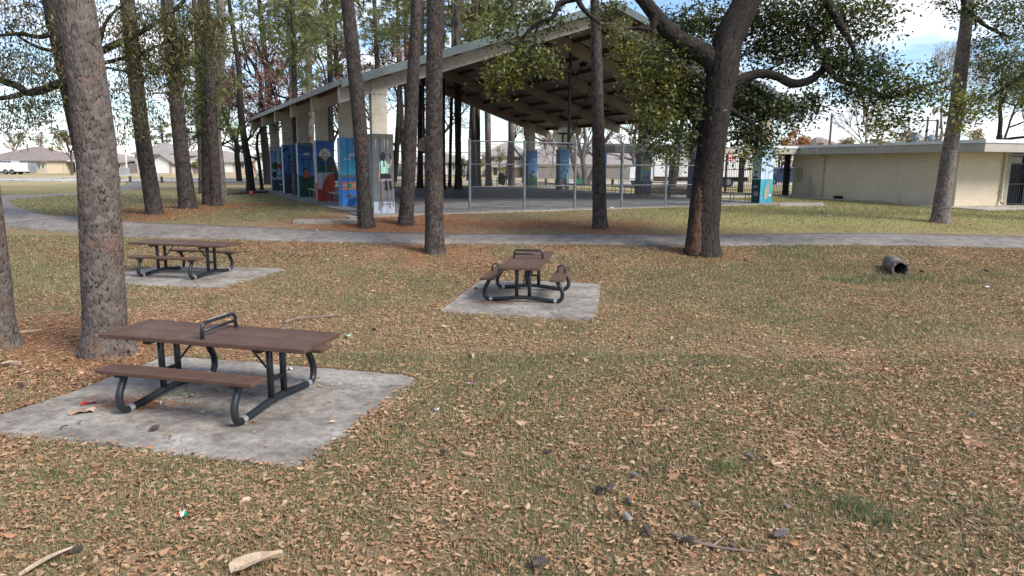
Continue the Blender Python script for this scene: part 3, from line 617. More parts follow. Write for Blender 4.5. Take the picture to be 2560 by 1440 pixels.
def mural(row,i,m):
    f='n'
    if row=='A':
        LB=(.35,.5,.66)
        if i==0:
            m.grad('s',.18,1,(.30,.34,.37),(.16,.18,.18)); m.band('s',0,.18,(.36,.44,.56)); m.ell('s',.55,.23,.14,.05,(.6,.5,.05)); m.ell('s',.55,.14,.12,.05,(.03,.12,.4)); m.line('s',[(.3,.36),(.35,.26)],.05,BLK)
            m.grad(f,.15,1.,(.13,.15,.165),(.085,.095,.105)); m.band(f,0,.15,(.40,.46,.54)); m.poly(f,[(.005,.93),(.3,.9),(.55,.95),(.995,.9),(.995,.997),(.005,.997)],(.075,.075,.062))
            for u in (.15,.55,.7): m.poly(f,[(u,.93),(u+.06,.93),(u+.04,.84),(u+.01,.80)],(.24,.25,.24))
            G=(.17,.15,.16)
            for (a,b_,c,d) in ((.30,.42,.27,.04),(.42,.41,.42,.08),(.70,.41,.78,.06),(.86,.40,.93,.09)): m.line(f,[(a,b_),(c,d)],.05,G)
            for v in (.12,.19,.31): m.line(f,[(.33,v),(.86,v)],.028,G)
            m.poly(f,[(.24,.405),(.30,.44),(.90,.44),(.86,.405)],(.30,.26,.26))
            m.poly(f,[(.36,.44),(.38,.51),(.72,.51),(.84,.485),(.86,.44)],BLK); m.line(f,[(.60,.42),(.63,.33)],.09,BLK); m.line(f,[(.78,.42),(.82,.34)],.09,BLK); m.ell(f,.62,.315,.09,.018,BLK); m.ell(f,.84,.32,.07,.018,BLK)
            m.poly(f,[(.37,.505),(.35,.60),(.30,.585),(.30,.64),(.40,.665),(.62,.665),(.74,.62),(.78,.585),(.72,.57),(.69,.60),(.71,.51)],(.36,.62,.52))
            m.line(f,[(.325,.59),(.28,.44)],.055,SKN); m.line(f,[(.76,.58),(.84,.63)],.055,SKN); m.line(f,[(.84,.62),(.885,.685)],.05,SKN); m.ell(f,.89,.69,.04,.014,SKN)
            m.ell(f,.50,.725,.115,.052,BLK); m.line(f,[(.52,.69),(.53,.59)],.04,BLK); m.line(f,[(.88,.685),(.80,.76)],.03,BLK)
        elif i==1:
            m.band('s',0,1,(.25,.44,.68)); m.band('s',0,.40,(.06,.27,.7)); m.band('s',.40,.47,(.2,.3,.36))
            m.grad(f,.46,1,(.05,.36,.52),(.085,.30,.58)); m.band(f,.425,.465,(.12,.15,.17)); m.grad(f,0,.425,(.045,.21,.60),(.02,.13,.42))
            cloud(m,f,.65,.75,1.2,(.5,.53,.5)); cloud(m,f,.35,.69,.9,(.42,.5,.52))
            O=(.50,.14,.04)
            m.poly(f,[(.0,.335),(.75,.345),(.75,.365),(.0,.36)],O); m.poly(f,[(.0,.25),(.72,.245),(.72,.27),(.0,.275)],O)
            m.poly(f,[(.05,.29),(.30,.285),(.30,.33),(.05,.325)],SKN); m.poly(f,[(.28,.275),(.55,.275),(.55,.34),(.28,.335)],(.03,.2,.14)); m.poly(f,[(.53,.275),(.78,.27),(.78,.34),(.53,.34)],SKN)
            m.ell(f,.86,.305,.09,.025,SKN); m.line(f,[(.76,.33),(.85,.375),(.97,.36)],.035,SKN); m.line(f,[(.76,.28),(.9,.235),(.97,.27)],.035,SKN); m.ell(f,.40,.16,.15,.025,(.13,.08,.06)); m.line(f,[(.3,.14),(.55,.19)],.03,(.13,.08,.06))
        elif i==2:
            m.band('s',.3,1,(.28,.42,.62)); m.band('s',0,.3,(.42,.06,.06)); m.band('s',.3,.46,(.4,.4,.42))
            m.grad(f,.62,1,(.06,.17,.42),(.035,.12,.34)); m.band(f,.60,.70,(.02,.06,.22)); m.band(f,.475,.60,(.01,.085,.065)); m.band(f,.2,.475,(.36,.37,.38)); m.band(f,0,.2,(.28,.025,.02))
            m.ell(f,.50,.745,.36,.130,(.58,.55,.46),18,0,math.pi); m.poly(f,[(.14,.745),(.86,.745),(.74,.70),(.26,.70)],(.58,.55,.46)); m.line(f,[(.40,.73),(.40,.80),(.60,.80),(.60,.73)],.02,BLK); m.line(f,[(.36,.725),(.64,.725)],.035,(.5,.08,.05))
            for u in (.36,.42,.5,.58): m.line(f,[(u,.72),(u+.03,.66)],.012,WHT)
            for u in (.17,.8): m.ell(f,u,.69,.17,.055,(.008,.085,.045)); m.line(f,[(u,.64),(u,.57)],.05,(.10,.05,.03))
            m.line(f,[(.53,.66),(.53,.42)],.035,(.26,.28,.3)); m.ell(f,.93,.54,.05,.02,(.5,.03,.03))
            m.poly(f,[(.99,.47)]+[(.99-.85*math.sin(a),.02+.45*math.cos(a)) for a in np.linspace(.12,1.35,10)]+[(.05,.02),(.99,.02)],(.33,.045,.025)); m.poly(f,[(.16,.2),(.22,.26),(.24,.2)],(.42,.44,.44))
            m.line(f,[(.45,.35),(.6,.26),(.99,.18)],.025,BLK); m.line(f,[(.2,.14),(.6,.12),(.99,.14)],.02,BLK)
        elif i==3:
            m.band('s',.42,1,(.3,.46,.66)); m.band('s',0,.42,(.08,.25,.24))
            m.grad(f,.385,1,(.05,.19,.44),(.025,.085,.24)); m.band(f,0,.385,(.008,.065,.04)); m.poly(f,[(.1,.99),(.95,.99),(.9,.93),(.15,.95)],(.12,.17,.24)); cloud(m,f,.55,.79,1.25,(.42,.46,.46))
            m.line(f,[(.08,.70),(.95,.70)],.03,BLK)
            for u in (.28,.68): m.line(f,[(u,.70),(u+.03,.45)],.02,BLK)
            m.ell(f,.48,.46,.13,.04,(.1,.1,.12)); m.poly(f,[(.28,.44),(.34,.46),(.64,.46),(.72,.43),(.64,.36),(.34,.36)],(.52,.11,.03)); m.ell(f,.48,.50,.10,.035,(.28,.16,.11)); m.ell(f,.48,.525,.10,.022,BLK); m.poly(f,[(.34,.36),(.66,.36),(.64,.30),(.36,.30)],(.02,.025,.03)); m.line(f,[(.40,.3),(.40,.26)],.05,BLK); m.line(f,[(.58,.3),(.58,.26)],.05,BLK)
        elif i==4:
            m.band('s',0,1,(.34,.42,.52)); m.grad(f,.40,1,(.03,.11,.30),(.04,.16,.40)); m.band(f,0,.40,(.03,.036,.048)); m.poly(f,[(.58,.03),(.66,.03),(.66,.98),(.58,.98)],(.16,.24,.38))
            def note(u,v,k):
                m.ell(f,u,v,.10*k,.022*k,BLK); m.line(f,[(u+.08*k,v),(u+.02*k,v+.13*k)],.025*k,BLK)
            note(.45,.76,1.2); m.poly(f,[(.02,.84),(.40,.93),(.40,.97),(.02,.90)],BLK); note(.34,.52,.8); note(.60,.56,.8); m.poly(f,[(.38,.62),(.66,.67),(.66,.69),(.38,.64)],BLK); note(.80,.66,.9); m.line(f,[(.85,.76),(.95,.73)],.05,BLK); note(.15,.42,.6); m.line(f,[(.1,.72),(.12,.66)],.05,BLK)
        else:
            m.band('s',0,1,(.25,.32,.4)); m.grad(f,.25,1,(.30,.40,.50),(.10,.24,.48)); m.band(f,0,.24,(.045,.055,.07)); m.poly(f,[(.5,.24),(.66,.24),(.66,.98),(.5,.98)],(.42,.48,.54)); m.poly(f,[(.005,.9),(.995,.9),(.995,.995),(.005,.995)],(.34,.38,.42))
            m.ell(f,.30,.56,.26,.085,(.012,.075,.035)); m.ell(f,.80,.55,.24,.075,(.40,.02,.02),16,0,6.3,.4); m.line(f,[(.5,.5),(.45,.42)],.05,BLK); m.ell(f,.22,.36,.20,.07,(.02,.03,.035)); m.line(f,[(.5,.34),(.7,.32)],.07,BLK); m.line(f,[(.82,.42),(.86,.27)],.06,BLK); m.line(f,[(.7,.34),(.98,.35)],.05,BLK)
    else:
        m.grad('s',.22,1,(.015,.05,.14),(.012,.045,.16)); m.band('s',0,.22,(.008,.05,.045))
        if i==0:
            m.grad('s',.40,1,(.42,.56,.66),(.36,.55,.72)); m.band('s',0,.40,(.012,.085,.075)); m.band('s',.395,.41,(.2,.5,.6)); m.ell('s',.45,.53,.16,.035,(.01,.10,.09)); m.line('s',[(.45,.5),(.45,.42)],.03,(.05,.06,.04)); m.poly('s',[(.1,.42),(.1,.45),(.7,.45),(.7,.42)],(.02,.04,.04)); m.line('s',[(.35,.70),(.75,.645),(.98,.66)],.045,BLK); m.line('s',[(.6,.67),(.98,.70)],.03,BLK); m.ell('s',.5,.27,.3,.03,(.5,.35,.3)); m.ell('s',.5,.25,.28,.02,(.05,.07,.2)); m.ell('s',.6,.16,.34,.045,(.3,.27,.28))
            m.grad(f,.41,1,(.50,.62,.74),(.38,.58,.74)); m.grad(f,0,.41,(.03,.30,.38),(.05,.36,.44)); m.poly(f,[(.32,.005),(.48,.005),(.48,.41),(.32,.41)],(.05,.36,.6)); m.line(f,[(.35,.70),(.55,.64),(.97,.625)],.05,(.03,.02,.03)); m.line(f,[(.97,.56),(.75,.53),(.6,.525)],.035,(.03,.03,.06)); m.line(f,[(.45,.63),(.36,.65)],.03,BLK)
            m.poly(f,[(.42,.08),(.40,.2),(.50,.28),(.56,.38),(.62,.38),(.68,.31),(.70,.16),(.62,.1),(.55,.06)],(.50,.34,.17)); m.ell(f,.60,.35,.07,.025,(.46,.30,.15)); m.ell(f,.82,.13,.13,.022,(.55,.55,.56)); m.line(f,[(.08,.2),(.1,.06),(.3,.01)],.02,(.6,.65,.7)); m.band(f,.405,.42,(.6,.68,.7))
        elif i==1: m.grad(f,.2,1,(.03,.20,.52),(.05,.24,.58)); m.band(f,0,.2,(.02,.16,.2)); m.ell(f,.5,.72,.16,.03,WHT); m.ell(f,.5,.04,.3,.04,WHT)
        elif i==2:
            m.grad(f,.3,1,(.10,.36,.62),(.20,.42,.66)); m.band(f,0,.3,(.012,.085,.06)); m.ell(f,.35,.36,.16,.06,(.25,.12,.10)); m.poly(f,[(.2,.02),(.5,.02),(.46,.3),(.24,.3)],(.14,.05,.12)); m.ell(f,.7,.38,.14,.05,(.12,.10,.12)); m.poly(f,[(.55,.1),(.85,.1),(.82,.34),(.6,.34)],(.08,.14,.4)); m.ell(f,.3,.42,.18,.03,(.3,.32,.03)); m.line(f,[(.62,.995),(.66,.7),(.62,.6)],.02,BLK)
        elif i==3: m.grad(f,.2,1,(.02,.13,.42),(.04,.20,.52)); m.band(f,0,.3,(.01,.09,.07)); m.ell(f,.6,.4,.25,.06,(.25,.22,.2)); m.poly(f,[(.4,.1),(.8,.1),(.75,.36),(.45,.36)],(.3,.05,.05))
        elif i==4:
            m.grad(f,.2,1,(.13,.36,.60),(.07,.27,.55)); m.band(f,0,.1,(.05,.1,.14)); cloud(m,f,.5,.72,1.3,(.36,.48,.6))
            for u,v,c,h in ((.16,.40,(.10,.2,.36),.1),(.45,.45,(.15,.3,.42),.1),(.8,.42,(.2,.42,.6),.1),(.3,.22,(.42,.1,.09),.1),(.6,.30,(.03,.03,.04),.1),(.42,.14,(.5,.4,.36),.08)):
                m.poly(f,[(u-.13,max(v-.3,.01)),(u+.13,max(v-.3,.01)),(u+.12,v),(u-.12,v)],c); m.ell(f,u,v+.03,.08,.028,(.24,.15,.11)); m.ell(f,u,v+.05,.09,.02,BLK)
        else:
            m.grad(f,.3,1,(.05,.26,.60),(.03,.17,.48)); m.band(f,0,.28,(.012,.10,.06)); cloud(m,f,.6,.75,1.2,(.2,.36,.6)); m.ell(f,.42,.36,.36,.12,(.02,.025,.04)); m.ell(f,.22,.44,.16,.06,(.16,.16,.2)); m.ell(f,.6,.36,.2,.05,(.22,.19,.19)); m.ell(f,.5,.62,.16,.03,(.05,.06,.12)); m.ell(f,.85,.58,.1,.05,(.08,.12,.4)); m.poly(f,[(.1,.02),(.6,.02),(.5,.28),(.15,.28)],(.008,.05,.035))
    for u in ((.34,.36,.64) if row=='A' else (.33,.6)): m.poly('n',[(u,.003),(u+.011,.003),(u+.011,.995),(u,.995)],(.03,.035,.045),1+.36*(m.k+2))
PLAB={('A',0):'grey pillar painted with a girl on a tall stool, seen from behind',('A',1):'pale blue pillar painted with a sunbather beside a pool',('A',2):'pillar painted with a backboard over a big red ball',('A',3):'dark blue pillar painted with a child on a swing',('A',4):'pillar painted with black music notes',('A',5):'pillar painted with maracas',('B',0):'pale blue and teal pillar at the lawn corner',('B',2):'blue pillar with yellow lettering'}
for row in 'AB':
    for i in range(6):
        s0=0 if row=='A' else 18.94; n0=SP*i; b=MB()
        b.prism([(s0,n0),(s0+PW,n0),(s0+PW,n0+PD),(s0,n0+PD)],ZS-.05,ZS+PH,0,(.10,.16,.22) if (row,i)!=('A',0) else (.13,.15,.16),pvp)
        o=pb(b,'pillar',M['paint']); 
        if (row,i) in PLAB: o['label']=PLAB[(row,i)]
        u=MB(); u.prism([(s0+.06,n0+.07),(s0+.61,n0+.07),(s0+.61,n0+.42),(s0+.06,n0+.42)],ZS+PH-.01,zb(s0+.1)+.03,fr=pvp)
        u.prism([(s0+.04,n0+.055),(s0+.63,n0+.055),(s0+.63,n0+.435),(s0+.04,n0+.435)],zb(s0+.06)-.02,zb(s0+.06)+.6,fr=pvp); x=pb(u,'upper_column',M['pavconc']); x.parent=o
        mu=Mural(s0,n0); mural(row,i,mu); x=mu.mb.build('mural',M['paint'],pav,world=True); x.parent=o
        if (row,i)==('B',2):
            for q,ch,tx,ty in ((0,'W',.34,.58),(1,'O',.80,.66)):
                me=text_mesh(ch,1.1,.003); tob=bpy.data.objects.new('painted_letter',me); COL.objects.link(tob); me.materials.append(leafmat('yellow_letter',(.62,.5,.03),0,.1) if q==0 else MATS['yellow_letter'])
                p=pvp((s0+tx*PW,n0-.06,ZS+ty*PH)); tob.location=np.array(p)-np.array(pav.location); tob.rotation_euler=(math.pi/2,.12,TH); tob.parent=o; tob.scale=(.44 if q==0 else .5,1,1)
# flood lights under the roof
def onroof(px,py):
    d=ray(px,py); best=None
    for t_ in np.arange(20,75,.1):
        P=C0+d*t_; s=(P[:2]-P0)@AV
        if P[2]>zb(s)+.25 and -1<s<21: return P
    return C0+d*40
for px,py in ((1153,228),(1232,207),(1337,188),(1458,155),(1402,288),(1308,299),(1518,274)):
    P=onroof(px,py); t_=thing('floodlight','small black floodlight hung under the pavilion roof','light',P,TH,'floodlights under the pavilion roof')
    b=MB(); b.cyl((0,0,-.05),(0,0,.36),.02,6); b.build('stem',M['blackfence'],t_)
    b=MB(); b.hull([(-.13,-.1,-.2),(.13,-.1,-.2),(.13,.06,-.24),(-.13,.06,-.24)],[(-.2,-.12,-.03),(.2,-.12,-.03),(.2,.1,-.06),(-.2,.1,-.06)]); b.build('lamp_head',M['blackfence'],t_)
# ------------------------------------------------------------------ hoops
def hoop(label,s,n,face,zbot,ps,bw=1.25):
    T=thing('basketball_hoop',label,'basketball hoop',pv(s,n,zbot)); T.rotation_euler=(0,0,TH+(0 if face<0 else math.pi))   # local -y faces the court
    top=zb(s)+.5-zbot
    b=MB(); hw=bw/2; prof=[(-hw*.8,0),(hw*.8,0),(hw,.3)]+[(hw*math.cos(a),.3+.62*math.sin(a)) for a in np.linspace(.15,math.pi-.15,12)]+[(-hw,.3)]
    b.hull([(x,-.38,z) for x,z in prof],[(x,-.33,z) for x,z in prof]); bb=b.build('backboard',[M['board']],T)
    c=MB(); 
    for (x0,z0,x1,z1) in ((-.3,.18,.3,.215),(-.3,.6,.3,.635),(-.3,.215,-.265,.6),(.265,.215,.3,.6)): c.box((x0,-.388,z0),(x1,-.381,z1))
    c.build('painted_square',M['rim'],bb)
    c=MB(); 
    for z in (.06,.58): c.box((-.45,-.329,z),(.45,-.27,z+.07))
    for x in (-.22,.12): c.box((x,-.329,.13),(x+.06,-.28,.58))
    c.build('board_bracket',M['blackfence'],T)
    c=MB(); c.tube([(ps,0,-.15),(ps,0,top)],.08,12); c.build('pole',M['darkmetal'],T,smooth=False)
    for z in (.09,.61):
        c=MB(); c.tube([(ps,-.07,z),(ps,-.28,z)],.035,8); c.build('arm',M['blackfence'],T)
    for dx,dz in ((-1.1,top-.1),(1.0,top-.1)):
        c=MB(); c.tube([(ps,0,top*.52),(ps+dx,0,top-.15)],.022,6); c.build('brace',M['blackfence'],T)
    c=MB(); c.tube([(ps,-.05,.15),(ps-.3,2.6*1,top-.4)],.025,6); c.build('brace',M['blackfence'],T)
    c=MB(); c.box((ps-1.5,-.06,top-.22),(ps+1.4,.06,top-.14)); c.build('mounting_rail',M['blackfence'],T)
    c=MB(); R=.23; c.tube([(R*math.cos(a),-.38-.12-R+R*math.sin(a),.12) for a in np.linspace(0,2*math.pi,25)],.012,6); c.box((-.06,-.52,.09),(.06,-.385,.14)); c.build('rim',M['rim'],T)
M['board']=noisy('backboard_paint',(.50,.46,.34),(.60,.56,.43),1.5,.6); M['rim']=noisy('orange_rim',(.35,.06,.03),(.42,.08,.04),5,.5)
hoop('cream fan backboard seen from behind, hung from the roof on a black pole',11.2,4.95,1,3.5,-.02)
hoop('fan backboard at the far end of the court, partly behind pine trunks',9.05,19.4,-1,3.42,.0)
# ------------------------------------------------------------------ chain link fences
def chainlink(label,s0,sp,k,n,H_,r,mat,matm,rails=(.04,.34,.66,.985),wire=.0032,pitch=.075,lean=0):
    T=thing('chain_link_fence',label,'fence',pv(s0,n,ZS))
    for i in range(k+1):
        b=MB(); p=pv(s0+sp*i,n,0); b.cyl((p[0],p[1],ZS-.02),(p[0],p[1],ZS+H_),r,10); b.cyl((p[0],p[1],ZS+H_),(p[0],p[1],ZS+H_+.05),r*1.15,10,r1=r*.3); pb(b,'post',mat,T,smooth=False)
    for z in rails:
        for i in range(k):
            b=MB(); b.cyl(pv(s0+sp*i+r*.8,n,ZS+z*H_),pv(s0+sp*(i+1)-r*.8,n,ZS+z*H_),.022,8); pb(b,'rail',mat,T,smooth=True)
    b=MB(); Lx=sp*k; h0,h1=ZS+.03,ZS+H_*.985; Hh=h1-h0
    for sg in (1,-1):
        for q in np.arange(-Hh,Lx,pitch):
            a0,a1=max(q,0),min(q+Hh,Lx)
            if a1-a0<.02: continue
            z0,z1=h0+(a0-q),h0+(a1-q)
            if sg<0: z0,z1=h0+h1-z0,h0+h1-z1
            A=pv(s0+a0,n-.045+sg*.003,z0);B=pv(s0+a1,n-.045+sg*.003,z1); e=wire*.7
            b.add([(A[0],A[1],A[2]-e),(A[0],A[1],A[2]+e),(B[0],B[1],B[2]+e),(B[0],B[1],B[2]-e)],[(0,1,2,3)]); 
    pb(b,'wire_mesh',matm,T)
M['wire']=noisy('galvanised_wire',(.10,.11,.115),(.15,.155,.16),5,.6,.2)
chainlink('tall galvanised chain link fence along the near side of the court',3.886,2.389,5,.25,2.69,.052,M['galv'],M['wire'],wire=.0034)
chainlink('black chain link fence along the far end of the court',1.27,2.389,6,23.9,2.66,.045,M['blackfence'],M['blackfence'],wire=.0035)
# ------------------------------------------------------------------ court benches
def cbench(label,s,n0,n1,topm,legm,h,wd,rail,grp):
    T=thing('court_bench',label,'bench',pv(s,(n0+n1)/2,ZS),0,grp)
    b=MB(); b.prism([(s-wd/2,n0),(s+wd/2,n0),(s+wd/2,n1),(s-wd/2,n1)],ZS+h-.05,ZS+h,fr=pvp); pb(b,'seat',topm,T)
    for q in np.linspace(n0+.35,n1-.35,4):
        b=MB(); b.tube([pv(s-wd*.4,q,ZS),pv(s-wd*.36,q,ZS+h-.05)],.018,6); pb(b,'leg',legm,T)
        b=MB(); b.tube([pv(s+wd*.4,q,ZS),pv(s+wd*.36,q,ZS+h-.05)],.018,6); pb(b,'leg',legm,T)
    if rail: b=MB(); b.tube([pv(s-wd*.38,n0+.35,ZS+h*.42),pv(s-wd*.38,n1-.35,ZS+h*.42)],.02,6); pb(b,'rail',legm,T)
ord_=['nearest','second nearest','middle','second farthest','farthest']
near_=['sunbather pillar and the girl on a stool pillar','red ball pillar and the sunbather pillar','swing pillar and the red ball pillar','music note pillar and the swing pillar','maracas pillar and the music note pillar']
for i in range(5):
    cbench(f'low grey court bench between the {near_[i]}',.55,SP*i+.75,SP*(i+1)-.15,M['benchwood'],M['galv'],.44,.3,False,'benches between the left pillars')
for i in range(5):
    cbench(['grey topped court bench between the thick oak trunk and the teal lawn corner pillar','long rust brown court bench just left of the pillar hidden by the oak','long rust brown court bench reaching the yellow lettered pillar from the left','long rust brown court bench right of the pillar of painted people','farthest rust brown court bench, beside the farthest right pillar'][i],19.25,SP*i+.7,SP*(i+1)-.2,M['benchwood'] if i==0 else M['rust'],M['darkmetal'] if i==0 else M['rust'],.45,.32,i>0,'benches between the right pillars')
# ------------------------------------------------------------------ trees
def platebark(name,crack,plate,warm,warmth=.7,var=.3):
    """bark coloured by its modelled plates: R = plate height, G/B = plate identity"""
    t=NT(name); a=t.node('VertexColor',layer_name='Col'); sp=t.node('SeparateColor'); t.L(a.outputs['Color'],sp.inputs[0]); v=t.coord('Object')
    pc=t.ramp(sp.outputs[1],[(0.,tuple(x*(1-var) for x in plate)),(.5,plate),(1.,tuple(x*(1+var) for x in plate))])
    wf=t.math('MULTIPLY',t.ramp(t.noise(v,1.6,4,.65),[(.47,(0,0,0)),(.62,(1,1,1))]),t.ramp(sp.outputs[2],[(.45,(0,0,0)),(.8,(1,1,1))]))
    pc=t.mix(t.math('MULTIPLY',wf,warmth),pc,warm)
    f=t.noise(t.coord('Object',(1,1,.55)),38.,5,.75); pc=t.mix(.7,pc,t.ramp(f,[(.3,(.45,.44,.43)),(.7,(1.3,1.3,1.3))]),'MULTIPLY')
    c=t.mix(t.ramp(sp.outputs[0],[(.12,(0,0,0)),(.55,(1,1,1))]),crack,pc)
    return t.done(t.bsdf(c,.9,0,f,.5,.012,.15))
M['bark_near']=platebark('near_pine_bark',(.016,.013,.0115),(.108,.092,.083),(.155,.08,.053),.6,.28)
M['bark_pine']=platebark('dark_pine_bark',(.013,.011,.0105),(.060,.050,.046),(.078,.045,.032),.4,.4)
M['bark_oak']=platebark('ridged_oak_bark',(.008,.007,.006),(.030,.026,.0235),(.042,.03,.022),.35)
M['bark_grey']=platebark('pale_pine_bark',(.04,.033,.03),(.15,.13,.12),(.18,.12,.08),.35)
def resample(P,R,step):
    P=np.array(P,float);R=np.array(R,float); d=np.r_[0,np.cumsum(np.linalg.norm(np.diff(P,axis=0),axis=1))]
    n=max(3,int(d[-1]/step)); t=np.linspace(0,d[-1],n)
    def sm(y):
        m=np.gradient(y,d,axis=0) if len(d)>2 else np.gradient(y,d,axis=0)
        k=np.clip(np.searchsorted(d,t,side='right')-1,0,len(d)-2); h=(d[k+1]-d[k]); u=((t-d[k])/h)
        if y.ndim>1: u=u[:,None];h=h[:,None]
        return (2*u**3-3*u**2+1)*y[k]+(u**3-2*u**2+u)*h*m[k]+(-2*u**3+3*u**2)*y[k+1]+(u**3-u**2)*h*m[k+1]
    return sm(P),np.maximum(sm(R),.003),t
def barktube(P,R,sides,step,cw,ch,depth_,seed=0,lump=.05,ew=.26):
    """swept trunk whose bark plates are real relief; returns verts, quads, colours"""
    C,Rr,t=resample(P,R,step); n=len(C); T=np.gradient(C,axis=0); T/=np.linalg.norm(T,axis=1)[:,None]
    U=np.zeros((n,3)); u=np.array([1.,0,0])
    if abs(T[0]@u)>.8: u=np.array([0,1.,0])
    for i in range(n): u=u-T[i]*(u@T[i]); u/=np.linalg.norm(u); U[i]=u
    W=np.cross(T,U); th=np.arange(sides)*2*np.pi/sides
    rm=max(np.median(Rr),.02); nc=max(4,int(round(2*np.pi*rm/cw))); R_=np.random.default_rng(seed)
    ncz=int(t[-1]/ch)+4; jx=R_.uniform(-.42,.42,(ncz+2,nc)); jz=R_.uniform(-.45,.45,(ncz+2,nc)); id1=R_.uniform(0,1,(ncz+2,nc)); id2=R_.uniform(0,1,(ncz+2,nc))
    TH_,TT=np.meshgrid(th,t); a=TH_/(2*np.pi)*nc; b=TT/ch+1
    w1=TT/ch; a=a+.28*np.sin(w1*1.3+TH_*3+seed)+.2*np.sin(w1*3.1-TH_*5)+.14*np.sin(w1*6.7+TH_*13)+.09*np.sin(w1*13.+TH_*23); b=b+.22*np.sin(TH_*7+w1*.8)+.15*np.sin(TH_*15-w1*2.3)+.10*np.sin(TH_*31+w1*5.)
    ia=np.floor(a).astype(int); ib=np.floor(b).astype(int); F1=np.full(a.shape,9.);F2=F1.copy();g1=np.zeros(a.shape);g2=g1.copy()
    for di in (-1,0,1):
        for dj in (-1,0,1):
            ca=(ia+di); cb_=np.clip(ib+dj,0,ncz+1); k=ca%nc
            dx=(ca+.5+jx[cb_,k]-a); dz=(cb_+.5+jz[cb_,k]-b); dd=np.hypot(dx,dz)
            c=dd<F1; F2=np.where(c,F1,np.minimum(F2,dd)); F1=np.where(c,dd,F1); g1=np.where(c,id1[cb_,k],g1); g2=np.where(c,id2[cb_,k],g2)
    e=np.clip((F2-F1)/ew,0,1); e=e*e*(3-2*e)
    lum=lump*(np.sin(TH_*2+TT*1.3+seed)+.6*np.sin(TH_*3-TT*2.1+seed*2))*.5
    r=Rr[:,None]*(1+lum)+depth_*(e-.6)+depth_*.5*(g1-.5)+depth_*.5*np.sin(TT*31+TH_*11)*np.sin(TH_*17-TT*19)*.5
    V=C[:,None,:]+(U[:,None,:]*np.cos(TH_)[...,None]+W[:,None,:]*np.sin(TH_)[...,None])*r[...,None]
    idx=np.arange(n*sides).reshape(n,sides); nx_=np.roll(idx,-1,1)
    F=np.stack([idx[:-1],nx_[:-1],nx_[1:],idx[1:]],-1).reshape(-1,4)
    return V.reshape(-1,3),F,np.stack([e.ravel(),g1.ravel(),g2.ravel(),np.ones(e.size)],1)
class NP:
    def __init__(s): s.V=[];s.F=[];s.C=[];s.M=[];s.n=0
    def add(s,V,F,C=None,m=None):
        s.V.append(V);s.F.append(F+s.n);s.n+=len(V); s.C.append(C if C is not None else np.ones((len(V),4))*.6); s.M.append(m if m is not None else np.zeros(len(F),int))
    def build(s,name,mats,parent,smooth=True,col=True):
        o=npmesh(name,np.concatenate(s.V),np.concatenate(s.F),mats,np.concatenate(s.M) if isinstance(mats,list) and len(mats)>1 else None,parent,smooth)
        if col: o.data.color_attributes.new('Col','FLOAT_COLOR','POINT').data.foreach_set('color',np.concatenate(s.C).astype(np.float32).ravel())
        return o
def pxpath(pts,Y,dY=0.):
    """pixel outline (x, y, width) -> points and radii of a limb standing Y metres away"""
    P=[];R=[]
    for i,q in enumerate(pts):
        yy=Y+(q[3] if len(q)>3 else 0); p=atY(q[0],q[1],yy); P.append(p); R.append(q[2]*depth(p)/FP/2)
    return P,R
def extend(P,R,top,r1,bend=(0,0)):
    P=list(P);R=list(R); d=P[-1]-P[-2]; d/=np.linalg.norm(d)
    while P[-1][2]<top: P.append(P[-1]+d*1.2+np.array([bend[0],bend[1],0])*.1); R.append(max(r1,R[-1]-(R[-1]-r1)*.16))
    return P,R
def simpletube(N,P,R,sides=5,C=None):
    b=MB(); b.tube(P,R,sides,cap=False); V=np.array(b.v); N.add(V,np.array(b.f),np.tile([.7,random.random(),.2,1],(len(V),1)))
def foliage(cl,L,asp,mats,per,parent,spread=.16,name='crown',twigN=None,droop=.3,lw=None,flat=1.):
    """cl: (centre, radii, twigs, weights). Leaves gather on twigs, twigs fill the clump unevenly"""
    CC=[];MI=[]; nm=len(mats)
    for c,r,nt_,wts in cl:
        c=np.array(c);r=np.array(r); q=RNG.normal(0,1,(nt_,3)); q/=np.linalg.norm(q,axis=1)[:,None]+1e-9; q*=RNG.uniform(.05,1.,(nt_,1))**.55; tc_=c+q*r
        if twigN is not None:
            for k in range(min(nt_,max(2,nt_//5))):
                a=c+(RNG.normal(0,.15,3)*r); e_=tc_[k]; m_=(a+e_)/2+RNG.normal(0,.08,3)*r; simpletube(twigN,[a,m_,e_],[.014,.009,.004],4)
        k=RNG.poisson(per,nt_); id_=np.repeat(np.arange(nt_),k); p=tc_[id_]+RNG.normal(0,spread,(len(id_),3))*np.array([1,1,.75]); CC.append(p)
        w_=np.array(wts,float); w_/=w_.sum(); tm=RNG.choice(nm,nt_,p=w_)[id_]; rnd=RNG.choice(nm,len(id_),p=w_); MI.append(np.where(RNG.uniform(0,1,len(id_))<.6,tm,rnd))
    Cn=np.concatenate(CC);mi=np.concatenate(MI);n=len(Cn); l=L*RNG.uniform(.65,1.25,n)
    V,F=leafquads(Cn,l,l*asp,RNG.uniform(0,6.28,n),RNG.normal(-droop,.5,n),RNG.normal(0,.7,n)*flat,RNG.normal(.05,.1,n))
    return npmesh(name,V,F,mats,mi,parent)
